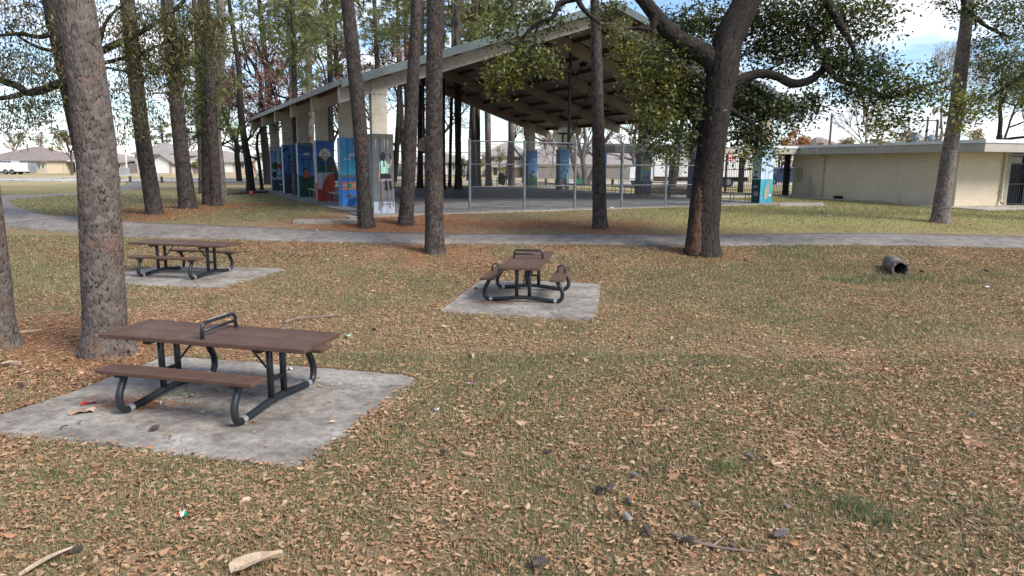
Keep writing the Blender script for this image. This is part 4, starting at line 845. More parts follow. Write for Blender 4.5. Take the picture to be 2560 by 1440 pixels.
def tufts(T,k,ln,wd,parent,mats,name='crown',wts=None):
    """pine foliage: sprays of long needles; T: (pos, dir)"""
    P=np.array([q[0] for q in T]);D=np.array([q[1] for q in T]); n=len(P); P=np.repeat(P,k,0);D=np.repeat(D,k,0); m=len(P)
    d=D+RNG.normal(0,.55,(m,3)); d/=np.linalg.norm(d,axis=1)[:,None]; s=np.cross(d,RNG.normal(0,1,(m,3))); s/=np.linalg.norm(s,axis=1)[:,None]+1e-9
    P=P-D*RNG.uniform(0,ln*1.1,(m,1)); l=ln*RNG.uniform(.7,1.2,(m,1)); B0=P-s*wd;B1=P+s*wd;E=P+d*l+np.array([0,0,-.25])*l*.5
    V=np.stack([B0,B1,E],1).reshape(-1,3); mi=np.repeat(RNG.choice(len(mats),n,p=wts),k)
    return npmesh(name,V,np.arange(3*m).reshape(m,3),mats,mi,parent)
# --- hand placed foreground pines
def pine_crown(N,P,R,z0,z1,nb,rad,ntuft,parent,mats,k=16,ln=.26,wd=.011,seed=0):
    rr=np.random.default_rng(seed+77); T=[]; P=np.array(P); zz=P[:,2]
    for i in range(nb):
        z=z0+(z1-z0)*(i+rr.uniform(0,1))/nb; c=np.array([np.interp(z,zz,P[:,j]) for j in range(3)]); r0=np.interp(z,zz,R)
        a=rr.uniform(0,6.28); L=rad*(1-.55*((z-z0)/(z1-z0))**1.5)*rr.uniform(.6,1.1); d=np.array([math.cos(a),math.sin(a),rr.uniform(-.05,.55)])
        pts=[c]; 
        for j in range(1,5): pts.append(c+d*L*j/4+rr.normal(0,.07*L,3)*np.array([1,1,.5])+np.array([0,0,.12*L*(j/4)**2]))
        simpletube(N,pts,[max(.02,r0*.32),r0*.24,r0*.17,r0*.1,.008],5)
        for j in range(ntuft):
            q=rr.uniform(.35,1.05); e_=pts[0]+(pts[-1]-pts[0])*q+rr.normal(0,.16*L,3)*np.array([1,1,.55]); dd=(e_-pts[2])*.6+rr.normal(0,.3,3)*L; dd/=np.linalg.norm(dd)+1e-9; T.append((e_,dd))
            if j%4==0: simpletube(N,[pts[0]+(pts[-1]-pts[0])*min(q*.8,.95),e_],[.014,.006],3)
    return tufts(T,k,ln,wd,parent,mats)
def forepine(label,Y,pts,mat,sides,step,cw,ch,dep,top=17,crown=True,name='pine_tree',seed=1,root=None,ew=.28,vine=None):
    P,R=pxpath(pts,Y); R[0]*=1.16; R[1]*=1.04; P[0]=P[0]-np.array([0,0,.12]); b=np.array([P[0][0],P[0][1],gz(0,P[0][1])])
    T=thing(name,label,'tree',b); npts=len(P); P2,R2=extend(P,R,top,.07)
    N=NP(); ka=npts
    V,F,C=barktube(P2[:ka],R2[:ka],sides,step,cw,ch,dep,seed,ew=ew); N.add(V,F,C)
    if len(P2)>=npts+1: V,F,C=barktube(P2[npts-1:],R2[npts-1:],20,.2,cw*1.6,ch*1.6,dep,seed+1); N.add(V,F,C)
    if root:
        for ang,ln,rr in root: 
            e_=P[0]+np.array([math.cos(ang)*ln,math.sin(ang)*ln,.06]); V,F,C=barktube([P[0]+np.array([0,0,.55]),P[0]+np.array([math.cos(ang)*ln*.5,math.sin(ang)*ln*.5,.28]),e_],[rr*1.1,rr,.03],24,.05,cw,ch*.7,dep*.8,seed+9); N.add(V,F,C)
    if crown: pine_crown(N,P2,R2,top-6.5,top-.3,13,2.3,9,T,M['needle'],12,.3,.014,seed)
    o=N.build('trunk',[mat],T)
    if vine:
        z0,z1,dn=vine; zz=[p[2] for p in P2]; cl=[]
        for z in np.arange(z0,z1,.22):
            c=[np.interp(z,zz,[p[j] for p in P2]) for j in range(3)]; r=np.interp(z,zz,R2); d=dn*min(1,.35+(z-z0)/1.6)*(1+.5*math.sin(z*3+seed))
            cl.append((c,(r*1.25,r*1.25,.25),max(1,int(d)),(2,3,3)))
        foliage(cl,.11,.34,M['vine_leaf'],9,T,.09,name='climbing_vine',droop=.9)
    return T,P,R
forepine('thick pine trunk with big scaly bark plates beside the nearest table',TR['t2'][1],[(262,893,128),(262,878,118),(262,850,108),(262,780,101),(258,700,98),(252,560,93),(244,430,89),(228,270,87),(209,130,86),(188,0,86),(160,-160,80)],M['bark_near'],190,.018,.075,.09,.010,ew=.19,seed=3,root=((.1,.52,.13),(-2.6,.4,.1),(2.8,.5,.1)))
forepine('pine trunk cut off by the left edge of the photo',TR['t1'][1],[(-8,876,116),(-8,860,104),(-12,820,92),(-22,700,82),(-33,600,78),(-46,480,76),(-75,200,72)],M['bark_near'],160,.02,.075,.09,.010,ew=.19,seed=5)
forepine('pine between the path and the girl on a stool pillar, nearest the pillar',TR['t10'][1],[(916,574,46),(915,560,41),(912,520,37),(905,400,35),(894,250,35),(880,110,33),(868,0,32),(852,-150,30)],M['bark_pine'],64,.05,.075,.10,.016,seed=7)
forepine('right leaning pine just right of the girl on a stool pillar',TR['t11'][1],[(1014,568,46),(1015,556,41),(1018,500,36),(1024,380,33),(1032,200,30),(1040,60,28),(1046,-60,26)],M['bark_pine'],64,.05,.075,.10,.016,seed=9)
forepine('straight pine standing on the near side of the path, mid picture',TR['t12'][1],[(1087,637,60),(1087,624,53),(1086,590,48),(1085,500,45),(1085,350,43),(1086,180,41),(1089,0,39),(1092,-160,36)],M['bark_pine'],72,.045,.075,.10,.016,seed=11)
forepine('slim pine behind the path in front of the chain link fence',TR['t13'][1],[(1501,576,44),(1500,562,38),(1499,520,34),(1497,400,32),(1494,250,28),(1490,100,25),(1487,0,22),(1484,-100,20)],M['bark_pine'],64,.05,.075,.10,.015,seed=13)
forepine('pine leaning right on the lawn in front of the cream brick building',TR['t14'][1],[(2350,562,52),(2351,548,44),(2356,500,38),(2371,400,36),(2390,280,33),(2406,140,30),(2422,0,27),(2440,-160,24)],M['bark_grey'],64,.05,.07,.09,.013,seed=15)
forepine('leftmost pine of the row behind the path on the left lawn',TR['t4'][1],[(386,541,46),(385,528,41),(378,480,38),(362,380,36),(345,250,35),(331,120,34),(318,0,33),(300,-150,30)],M['bark_pine'],60,.06,.075,.10,.015,seed=17,vine=(3.3,9.,9))
forepine('second pine of the left lawn row, leaning slightly left',TR['t5'][1],[(470,528,48),(469,514,43),(463,460,38),(450,350,35),(438,220,33),(427,100,31),(417,0,30),(402,-150,27)],M['bark_pine'],60,.06,.075,.10,.015,seed=19,vine=(3.9,9.5,7))
forepine('upright near trunk of the twin pines on the left lawn',TR['t6'][1],[(541,521,34),(540,508,29),(537,440,27),(531,330,26),(525,220,25),(519,100,23),(512,0,22),(502,-140,20)],M['bark_pine'],52,.06,.075,.10,.014,seed=21,vine=(3.0,9.5,7))
forepine('bowed rear trunk of the twin pines on the left lawn',TR['t7'][1],[(559,513,27),(557,500,24),(549,420,23),(540,330,23),(543,240,23),(553,130,21),(556,60,19),(549,0,18),(540,-120,16)],M['bark_grey'],52,.06,.075,.10,.013,seed=23,vine=(4.,9.5,5))
forepine('curving dark tree at the left end of the pavilion',TR['t8'][1],[(627,486,26),(627,474,22),(622,420,19),(608,330,16),(600,260,15),(598,180,13),(585,90,11),(575,20,9),(560,-80,7)],M['bark_oak'],40,.09,.07,.12,.014,top=14,crown=False,name='water_oak',seed=25)
# --- the big oak
YO=TR['oak'][1]; T=thing('oak_tree','big spreading oak with a bark wound at its base beside the path','tree',TR['oak']); ON=NP()
def limb(N,pts,Y,sides,step,seed,cw=.034,ch=.32,dep=.013): P,R=pxpath(pts,Y); V,F,C=barktube(P,R,sides,step,cw,ch,dep,seed,.07); N.add(V,F,C)
limb(ON,[(1757,642,108),(1757,628,94),(1757,600,82),(1762,520,74),(1775,400,68),(1788,300,68),(1799,220,74),(1808,160,80),(1822,100,70),(1845,50,67),(1868,0,62),(1900,-100,50),(1930,-220,36),(1940,-330,20)],YO,90,.04,31)
limb(ON,[(1806,180,60),(1770,140,52),(1720,112,45),(1675,80,40),(1640,40,36),(1608,0,33),(1560,-45,30,-.5),(1480,-70,22,-1)],YO,40,.05,32)
limb(ON,[(1806,225,34),(1850,200,26),(1900,184,22),(1943,191,20),(1980,208,20),(2033,196,18),(2062,165,16),(2068,140,14),(2047,122,12),(2020,60,8)],YO,28,.05,33)
limb(ON,[(2062,165,14),(2100,200,13),(2140,214,12),(2180,228,12),(2218,244,11),(2260,234,9),(2300,218,8),(2360,202,5)],YO-.2,20,.05,34)
limb(ON,[(1900,-100,30),(2000,-90,26),(2050,-30,24),(2070,5,22),(2092,45,19),(2116,88,16),(2132,118,11),(2150,170,6)],YO-.4,20,.05,35)
limb(ON,[(1560,-45,22,-.5),(1500,-20,18,-.7),(1440,-4,15,-.8),(1396,12,13,-.8),(1384,40,11,-.8),(1345,58,10,-.8),(1312,88,9,-.8),(1292,124,6,-.8)],YO,16,.05,36)
limb(ON,[(1560,-45,18,-.5),(1440,-30,14,-.9),(1450,10,13,-.9),(1470,34,11,-.9),(1500,60,8,-.9)],YO,16,.05,37)
limb(ON,[(1775,350,18),(1730,300,12),(1700,260,9),(1650,230,7),(1610,250,4)],YO+.4,14,.05,39)
limb(ON,[(1640,40,24),(1625,75,14),(1600,70,10),(1570,75,6)],YO-.2,14,.05,40)
limb(ON,[(1800,260,20),(1850,290,13),(1890,320,9),(1890,370,5)],YO+.3,14,.05,41)
limb(ON,[(1290,124,6,-.8),(1275,160,4,-.8),(1260,200,3,-.8)],YO,8,.06,42); limb(ON,[(1345,58,8,-.8),(1335,110,5,-.8),(1320,165,3,-.8)],YO,8,.06,43)
D=(4,4,1.4,.3);Yw=(.6,1.5,4,4);Mx=(2,4,3,1.4)
OC=[(1245,195,42,55,-.8,34,Yw),(1275,180,42,40,-.8,50,Yw),(1330,150,40,34,-.8,30,Mx),(1375,150,28,28,-.8,20,Yw),(1310,110,40,30,-.6,22,Mx),(1250,85,30,40,-.6,20,Mx),(1345,40,50,25,-.5,24,Mx),(1275,25,40,35,-.5,24,Mx),(1400,55,22,22,-.5,12,Mx),(1530,40,36,40,-.3,34,Mx),(1560,105,34,40,-.2,26,Yw),
 (1585,185,36,60,.0,50,Yw),(1625,150,70,60,.2,80,Mx),(1660,215,60,60,.3,80,Yw),(1605,250,30,26,.2,14,Yw),(1690,140,70,60,.5,90,D),(1720,60,70,60,.6,90,D),(1780,60,60,60,1.2,80,D),(1730,220,60,50,.6,80,D),(1640,285,55,35,0,45,Yw),(1700,285,76,42,.4,72,D),(1625,330,44,28,-.2,26,Mx),(1670,340,66,36,0,54,D),(1645,380,40,20,-.3,18,Mx),(1725,350,40,45,.5,45,D),(1685,405,30,20,-.3,14,Mx),
 (1870,50,70,60,1.2,90,D),(1930,40,80,60,.9,100,D),(1910,120,75,55,1.,100,D),(1985,60,80,60,.6,100,D),(1985,135,70,45,.3,80,D),(2045,90,70,60,.3,90,D),(2060,20,70,40,.3,70,D),(2120,40,70,50,.2,60,Mx),(2170,90,60,50,.1,34,D),(2210,50,45,40,.1,18,D),(2190,20,60,30,0,30,Mx),
 (1880,230,55,40,.8,60,D),(1850,280,50,45,.9,70,D),(1910,285,60,40,.6,60,D),(1975,270,55,35,.3,46,D),(2030,250,45,35,.2,40,D),(1865,335,50,45,.7,75,Mx),(1910,355,45,30,.4,36,Mx),(1880,395,35,22,.3,22,Yw),(1975,320,30,25,.2,12,D),(2010,290,35,25,.1,18,D),
 (2090,160,60,45,0,70,D),(2140,170,60,45,0,66,D),(2195,185,60,45,-.1,60,D),(2130,230,50,35,-.1,45,D),(2235,225,45,40,-.2,45,Mx),(2185,265,35,35,-.2,26,Mx),(2200,315,35,32,-.2,24,Yw),(2280,235,50,40,-.2,34,Mx),(2265,300,35,28,-.2,20,Mx),(2340,225,50,35,-.2,26,Mx),(2395,265,38,40,-.3,30,Yw),(2330,170,30,25,-.2,9,D),(2395,320,18,25,-.3,8,Yw)]
cl=[]
for px,py,rx,ry,dy,n,wt in OC:
    c=atY(px,py,YO+dy); k=depth(c)/FP; cl.append((c,(rx*k*1.05,max(rx,ry)*k*1.25,ry*k*1.05),int(n*1.5),wt))
for q in range(16): cl.append(((TR['oak'][0]+random.uniform(-5,5),YO+random.uniform(-3.5,4),random.uniform(8.8,12)),(1.4,1.4,.9),38,D))
foliage(cl,.125,.48,M['oak_leaf']+[],9,T,.19,twigN=ON,droop=.35)
ON.build('trunk',[M['bark_oak']],T)
N=NP(); P,R=pxpath([(1738,634,66),(1741,600,56),(1746,545,44),(1752,475,30),(1758,425,8)],YO-.18); R=[r*.8 for r in R]; V,F,C=barktube(P,R,24,.04,.04,.16,.03,55,.15); N.add(V,F,C); N.build('bark_wound',[M['wound']],T)
# --- oak reaching in from the right edge
b=gnd(2780,560); T=thing('oak_tree','yellowing oak boughs reaching in over the right edge of the photo','tree',b); N=NP(); YR=b[1]
limb(N,[(2780,570,80),(2780,540,64),(2775,300,56),(2760,80,48),(2740,-60,40),(2700,-200,24)],YR,40,.07,61)
limb(N,[(2740,-60,30),(2600,-70,22),(2470,-30,16),(2408,-2,13),(2425,30,11),(2450,55,9),(2490,78,7),(2530,95,5)],YR-1,14,.06,62)
limb(N,[(2760,80,26),(2660,110,16),(2580,170,11),(2520,215,8),(2470,245,5)],YR-.5,12,.06,63)
limb(N,[(2425,30,6),(2440,60,4),(2437,75,3)],YR-1,8,.06,64)
cl=[]
for px,py,rx,ry,dy,n,wt in [(2355,8,35,18,-1,14,Mx),(2405,35,30,40,-1,24,D),(2445,20,50,35,-1,30,Mx),(2500,40,60,40,-1,40,Mx),(2550,70,60,50,-1,40,Mx),(2480,110,50,35,-.8,34,Mx),(2540,150,60,50,-.6,44,Yw),(2490,170,45,40,-.6,36,Mx),(2450,165,22,30,-.7,14,Yw),(2545,220,50,40,-.4,36,Yw),(2500,215,35,30,-.5,22,Yw),(2445,245,35,32,-.6,30,Yw),(2475,275,35,22,-.5,20,Yw),(2420,300,25,25,-.5,14,Yw),(2620,100,80,90,-.4,70,Mx),(2700,0,90,80,-.3,70,D),(2560,0,70,40,-1,40,D)]:
    c=atY(px,py,YR+dy); k=depth(c)/FP; cl.append((c,(rx*k,max(rx,ry)*k*1.2,ry*k),int(n*1.35),wt))
foliage(cl,.12,.48,M['oak_leaf_y'][:1]+M['oak_leaf'][1:2]+M['oak_leaf_y'][1:3],11,T,.16,twigN=N,droop=.35); N.build('trunk',[M['bark_oak']],T)
# --- water oak behind the thick pine, left
YW=23.; T=thing('water_oak','mossy water oak with fine drooping leaves behind the thick pine trunk','tree',(atY(228,540,YW)[0],YW,.62)); N=NP()
limb(N,[(232,548,52),(228,520,44),(215,430,40),(195,330,38),(176,240,37),(158,160,36),(140,80,35),(124,0,34),(105,-120,28),(90,-240,16)],YW,44,.06,71,.06,.12,.012)
limb(N,[(172,205,30),(140,212,22),(100,226,20),(65,230,18),(45,215,17),(20,208,16),(-20,190,13),(-90,170,8)],YW-.2,16,.06,72)
limb(N,[(65,230,14),(30,242,12),(-10,247,10),(-60,255,6)],YW-.2,12,.06,73)
limb(N,[(185,200,26),(225,145,20),(265,122,17),(315,98,14),(360,75,12),(405,48,11),(440,22,10),(470,-10,8),(520,-60,4)],YW-.4,16,.06,74)
limb(N,[(190,215,16),(240,165,11),(290,150,9),(345,135,8),(400,112,6),(440,90,4)],YW-.5,12,.06,75)
limb(N,[(225,145,12),(250,105,10),(258,70,9),(275,40,7),(305,14,6),(330,-20,4)],YW-.4,10,.06,76)
limb(N,[(180,230,10),(240,168,7),(300,176,5),(365,191,3)],YW-.5,8,.06,77)
limb(N,[(140,80,16),(100,92,11),(50,85,9),(0,88,7),(-50,90,4)],YW+.2,10,.06,78); limb(N,[(150,130,12),(100,120,8),(60,100,6),(20,70,4)],YW+.3,10,.06,79)
cl=[]; A_=(3,3,1,.6); B_=(1,3,3,1); Cc=(3,2,1,2)
for px,py,rx,ry,dy,n,wt in [(20,60,70,60,0,34,Cc),(90,60,50,50,.2,28,Cc),(20,140,60,50,.1,40,A_),(90,150,50,50,0,40,A_),(30,190,60,30,-.2,34,B_),(110,190,40,35,-.2,26,B_),(30,270,60,35,-.2,34,A_),(100,260,50,40,-.2,32,A_),(150,240,25,50,-.3,22,B_),(20,310,50,30,-.2,22,Cc),(100,310,40,25,-.2,16,Cc),(65,345,20,12,-.3,5,A_),(165,110,20,90,-.4,40,B_),(60,10,70,30,.2,30,Cc),
 (260,50,40,50,-.3,18,A_),(300,110,40,40,-.4,22,A_),(330,60,40,60,-.4,34,B_),(380,40,45,40,-.4,30,B_),(420,100,40,50,-.5,34,B_),(360,140,50,40,-.5,40,B_),(345,190,35,60,-.5,44,B_),(330,110,25,70,-.5,40,B_),(425,70,25,60,-.5,40,B_),(435,160,25,60,-.5,40,B_),(520,110,25,70,-.5,36,B_),(545,60,25,50,-.5,26,B_),(300,220,40,40,-.5,18,Cc),(270,260,40,50,-.4,16,Cc),(355,265,30,50,-.5,20,B_),(420,170,40,45,-.5,36,B_),(300,300,40,40,-.4,16,Cc),(290,345,35,20,-.4,10,Cc),(400,300,30,30,-.5,8,Cc),(355,330,22,30,-.5,12,B_),(470,60,50,50,-.5,34,B_),(520,40,40,40,-.5,26,B_),(440,220,40,40,-.6,24,B_)]:
    c=atY(px,py,YW+dy); k=depth(c)/FP; cl.append((c,(rx*k,max(rx,ry)*k*1.2,ry*k),int(n*1.4),wt))
foliage(cl,.16,.26,M['willow_leaf'],11,T,.22,twigN=N,droop=.75); N.build('trunk',[M['bark_oak']],T)
# --- background trees
def grow(N,p,d,L,r,depth_,rr,tips,kids=(2,3),up=.15,spread=.55,sides=6,shrink=.72):
    pts=[p];q=p.copy();dd=d.copy()
    for k in range(3): dd=dd+rr.normal(0,.14,3)+np.array([0,0,up*.25]); dd/=np.linalg.norm(dd); q=q+dd*L/3; pts.append(q.copy())
    simpletube(N,pts,[r,r*.88,r*.77,r*.66],max(3,sides))
    if depth_==0: tips.append((pts[-1],dd)); tips.append((pts[2],dd)); return
    for k in range(rr.integers(kids[0],kids[1]+1)):
        s=pts[rr.integers(2,4)]; e_=dd+rr.normal(0,spread,3); e_[2]+=up; e_/=np.linalg.norm(e_)
        grow(N,s,e_,L*shrink*rr.uniform(.75,1.15),r*.6,depth_-1,rr,tips,kids,up,spread,sides-1,shrink)
    if rr.uniform()<.7: grow(N,pts[-1],dd,L*shrink,r*.64,depth_-1,rr,tips,kids,up,spread,sides-1,shrink)
def broadtree(name,label,base,h,r,mats,leafn,seed,barkm,L=.14,levels=4,lean=(0,0),fork=.3,group=None,spread=.55,wts=None,per=5,stems=1,asp=.5,sp=.28,up=.15):
    rr=np.random.default_rng(seed); T=thing(name,label,'tree',base,0,group); N=NP(); tips=[]; base=np.array(base,float)
    for k in range(stems):
        a=rr.uniform(0,6.28) if stems>1 else 0; d=np.array([lean[0]+(math.cos(a)*.35 if stems>1 else 0),lean[1]+(math.sin(a)*.35 if stems>1 else 0),1.]); d/=np.linalg.norm(d); b0=base+np.array([math.cos(a),math.sin(a),0])*(.15 if stems>1 else 0)
        top=b0+d*h*fork+rr.normal(0,.02*h,3); mid=(b0+top)/2+rr.normal(0,.012*h,3); simpletube(N,[b0-np.array([0,0,.1]),b0+(mid-b0)*.1,mid,top],[r*1.35,r*1.05,r*.95,r*.85],10)
        for q in range(3):
            e_=d+rr.normal(0,spread*.9,3); e_[2]=abs(e_[2]); e_/=np.linalg.norm(e_); s=mid+(top-mid)*rr.uniform(.2,1.); grow(N,s if q else top,e_ if q else d,h*.24*rr.uniform(.8,1.1),r*(.5 if q else .75),levels-1,rr,tips,spread=spread,up=up)
    o=N.build('trunk',[barkm],T,col=True)
    if leafn:
        k=max(1,int(leafn/max(1,len(tips)))); C_=[];
        for p,d in tips: C_.append((p,(sp,sp,sp),max(1,int(rr.poisson(k))),wts or [1]*len(mats)))
        foliage(C_,L,asp,mats,per,T,.14)
    return T
def bpine(label,px,py,Y,lean_px,h,rpx,seed,z0f=.55,rad=2.6,nb=20,nt_=18,mat=None,group='pines beyond the court',mats=None,k=14,z=None):
    p=atY(px,py,Y); b=np.array([p[0],Y,.8 if z is None else z]); top=b+np.array([lean_px*Y/FP,0,h]); rr=np.random.default_rng(seed); r=rpx*Y/FP/2
    mid=(b+top)/2+rr.normal(0,.012*h,3)*np.array([1,1,0]); T=thing('pine_tree',label,'tree',b,0,group); N=NP(); P=[b-np.array([0,0,.1]),b+(mid-b)*.08,b+(mid-b)*.5,mid,mid+(top-mid)*.5,top]; R=[r*1.3,r*1.05,r,r*.85,r*.6,.04]
    V,F,C=barktube(P,R,18,.25,.1,.16,.02,seed); N.add(V,F,C)
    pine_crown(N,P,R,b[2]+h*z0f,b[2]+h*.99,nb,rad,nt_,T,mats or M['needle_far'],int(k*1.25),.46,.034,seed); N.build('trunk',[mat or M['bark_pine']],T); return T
ANY=M['autumn']; 
bp=[(694,470,57,-30,20,15,'pine rising behind the maracas pillar'),(782,476,55,-25,23,17,'pale pine rising behind the music note pillar',),(830,472,58,-12,21,13,'slim pine between the red ball and sunbather pillars, beyond the court'),(862,470,64,-10,22,12,'slim pine behind the sunbather pillar, far side of the court'),
 (1050,473,52,2,22,15,'pine beyond the court just left of the straight path side pine'),(1108,476,50,8,22,12,'leftmost thin pine under the roof edge beyond the court'),(1124,474,53,10,20,8,'very thin dark pine second from left under the roof edge'),(1146,476,50,-6,23,17,'stoutest pine among those seen beyond the left fence post'),(1184,470,56,4,22,10,'thin pine right of the galvanised corner post'),(1198,472,55,-5,21,10,'thin pine leaning left, right of the galvanised corner post'),(1222,467,57,6,23,15,'reddish pine left of the black waste bin'),(1279,467,57,14,22,16,'pine leaning right, just right of the black waste bin'),
 (1012,466,70,-8,22,12,'far pine seen between the two leaning pines'),(955,468,66,-10,24,13,'far pine behind the girl on a stool pillar')]
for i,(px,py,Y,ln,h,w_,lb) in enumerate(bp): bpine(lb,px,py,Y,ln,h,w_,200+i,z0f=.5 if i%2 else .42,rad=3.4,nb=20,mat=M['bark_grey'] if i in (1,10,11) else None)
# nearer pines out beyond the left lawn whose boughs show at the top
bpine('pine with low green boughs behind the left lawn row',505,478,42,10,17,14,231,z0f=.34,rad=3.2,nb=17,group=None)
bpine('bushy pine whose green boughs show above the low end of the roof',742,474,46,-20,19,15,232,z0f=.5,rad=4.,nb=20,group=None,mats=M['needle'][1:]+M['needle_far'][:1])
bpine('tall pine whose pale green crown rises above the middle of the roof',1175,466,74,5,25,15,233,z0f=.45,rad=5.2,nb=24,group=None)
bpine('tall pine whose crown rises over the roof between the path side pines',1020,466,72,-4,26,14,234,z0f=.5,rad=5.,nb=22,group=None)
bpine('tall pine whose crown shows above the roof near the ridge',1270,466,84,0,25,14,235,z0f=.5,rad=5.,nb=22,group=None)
def boughs(label,px,py,Y,toppx,rpx,seed,cl,mats,h=18):
    p=atY(px,py,Y); b_=np.array([p[0],Y,float(gz(0,Y))]); r=rpx*Y/FP/2; rr=np.random.default_rng(seed); T=thing('pine_tree',label,'tree',b_); N=NP(); tp=atY(toppx,-60,Y); P=[b_-[0,0,.1],b_+(tp-b_)*.3,b_+(tp-b_)*.7,tp,tp+(tp-b_)*.5]; Rd=[r*1.3,r,r*.9,r*.8,.05]
    V,F,C=barktube(P,Rd,20,.2,.1,.16,.02,seed); N.add(V,F,C); TT=[]
    for x,y,rx,ry,n in cl:
        dy=rr.uniform(-1.5,1.5); c=atY(x,y,Y+dy); k=depth(c)/FP; z=min(max(c[2]+rr.uniform(-.3,.8),3.),P[-1][2]-.5); s=np.array([np.interp(z,[q[2] for q in P],[q[j] for q in P]) for j in range(3)]); m_=(s+c)/2+np.array([0,0,.15*np.linalg.norm(c-s)*.5])
        simpletube(N,[s,m_,c],[.05,.035,.015],5)
        for j in range(n):
            e_=c+rr.normal(0,.5,3)*np.array([rx*k,max(rx,ry)*k,ry*k]); d=(e_-s)*.4+rr.normal(0,.4,3)*rx*k*2+np.array([0,0,-.2]); d/=np.linalg.norm(d)+1e-9; TT.append((e_,d))
            if j%3==0: simpletube(N,[c,e_],[.012,.005],3)
    tufts(TT,17,.34,.012*Y/24,T,mats); N.build('trunk',[M['bark_pine']],T)
boughs('pine with dark drooping boughs right behind the second lawn pine',516,505,31.,500,16,401,[(460,215,50,60,44),(490,270,40,40,34),(520,250,60,50,34),(555,300,40,40,34),(440,150,40,50,34),(500,160,60,40,44),(540,210,50,40,40),(475,330,30,25,16),(535,100,60,50,40),(470,70,60,50,40),(585,330,20,25,10)],M['needle'])
boughs('pine with bright green boughs over the low end of the pavilion',742,476,40.,730,13,402,[(720,60,80,60,80),(690,20,90,40,70),(760,110,50,60,60),(700,110,50,40,44),(775,40,40,60,40),(650,40,60,40,44),(800,110,40,40,34),(740,170,50,40,40),(820,60,50,40,36),(770,200,30,30,18)],M['needle'][1:]+M['needle_far'][:1])
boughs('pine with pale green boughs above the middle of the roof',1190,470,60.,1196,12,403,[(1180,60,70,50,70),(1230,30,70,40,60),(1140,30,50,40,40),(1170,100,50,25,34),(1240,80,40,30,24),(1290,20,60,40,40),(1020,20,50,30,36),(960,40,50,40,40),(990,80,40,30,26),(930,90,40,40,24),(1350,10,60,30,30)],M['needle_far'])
def bt(px,py,Y,h,rpx,mats,leafn,seed,label,barkm=None,name='autumn_tree',z=.8,**k):
    p=atY(px,py,Y); return broadtree(name,label,(p[0],Y,z),h,rpx*Y/FP/2,mats,leafn,seed,barkm or M['bark_oak'],**k)
W4=[3,3,2,2]
for i,(px,Y,h,w_,n,lb,kw) in enumerate([(672,60,17,20,900,'dark autumn tree with dull red leaves behind the maracas pillar',{}),(722,56,14,15,800,'forking autumn tree with pinkish leaves above the low end of the roof',{}),(600,66,14,14,700,'thin autumn tree left of the pavilion with rusty leaves',{}),(655,47,10,9,420,'slender young tree with brown leaves left of the maracas pillar',{}),(905,64,15,14,800,'reddish autumn tree behind the sunbather pillar',{}),(985,68,16,14,800,'autumn tree with dusty pink leaves right of the girl on a stool pillar',{}),(845,72,17,13,800,'far autumn tree above the low half of the roof',{}),(1090,72,15,13,500,'autumn tree with few red leaves among the thin pines',{}),(1310,70,11,12,380,'autumn tree with sparse red leaves behind the far right pillars',{}),(540,72,15,12,500,'far autumn tree behind the twin pines',{})]):
    bt(px,470,Y,h,w_,ANY,int(n*1.35),300+i,lb,L=.2,levels=5,wts=W4,per=4,sp=.5,up=.12,spread=.62)
bt(1462,462,62,9,13,ANY,160,330,'pale multi stemmed tree behind the fence, right of the near hoop',M['bark_grey'],'crape_myrtle',stems=4,L=.16,levels=4,fork=.32,per=2)
bt(1600,464,60,9,12,ANY,200,331,'multi stemmed tree beside the yellow lettered pillar',M['bark_grey'],'crape_myrtle',stems=3,L=.16,levels=4,fork=.34,per=2)
bt(1676,478,47,9,20,M['oak_leaf']+M['oak_leaf_y'][:1],700,332,'oak on a mulch mound between the yellow lettered pillar and the big oak',M['bark_oak'],'oak_tree',L=.13,levels=4,fork=.34,lean=(.12,0),per=5)
bt(1985,450,84,7.4,8,M['orange'],1300,333,'orange leaved tree showing over the low roof by the teal corner pillar',M['twig'],L=.24,levels=4,fork=.25,per=4,sp=.35)
bt(1945,450,88,6.,8,M['orange'],700,334,'smaller orange tree behind the teal corner pillar',M['twig'],L=.24,levels=4,fork=.25,per=4)
bt(2165,440,70,11,10,M['tan'],0,335,'bare twiggy tree over the middle of the low roof',M['twig_pale'],'bare_tree',levels=6,fork=.28,spread=.5)
for i,(px,Y,h,n) in enumerate([(2115,112,8,700),(2190,108,8.2,900),(2255,115,9,800),(2320,110,8.6,900),(2050,120,7.5,500),(2430,112,9,700)]):
    bt(px,430,Y,h,9,M['tan'],n,340+i,['tan brush tree at the left end of the line over the low roof','tan tree below the bare twiggy tree, over the low roof','tan tree left of the roof vents','tan and green tree right behind the roof vents','faint tan tree beside the first utility pole','tan tree behind the lawn pine, over the low roof'][i],M['twig_pale'],L=.35,levels=4,fork=.22,per=4,sp=.5,group='tan trees beyond the building')
bt(2350,440,58,14,8,M['tan'],220,350,'bare tree with pale twigs behind the lawn pine',M['twig_pale'],'bare_tree',levels=6,fork=.34,spread=.45,L=.12,per=2)
bt(2480,440,52,11.5,16,M['oak_leaf_y'][:2]+M['willow_leaf'][:2],1500,351,'dark limbed oak with thin pale leaves over the right end of the building',M['bark_oak'],'oak_tree',levels=5,fork=.36,L=.15,per=4,sp=.45,spread=.65,lean=(.03,0))
bt(2555,440,60,12,14,M['oak_leaf_y'][:2]+M['willow_leaf'][:2],1200,352,'thin leaved oak at the right edge behind the building',M['bark_oak'],'oak_tree',levels=5,fork=.34,L=.16,per=4,sp=.45)
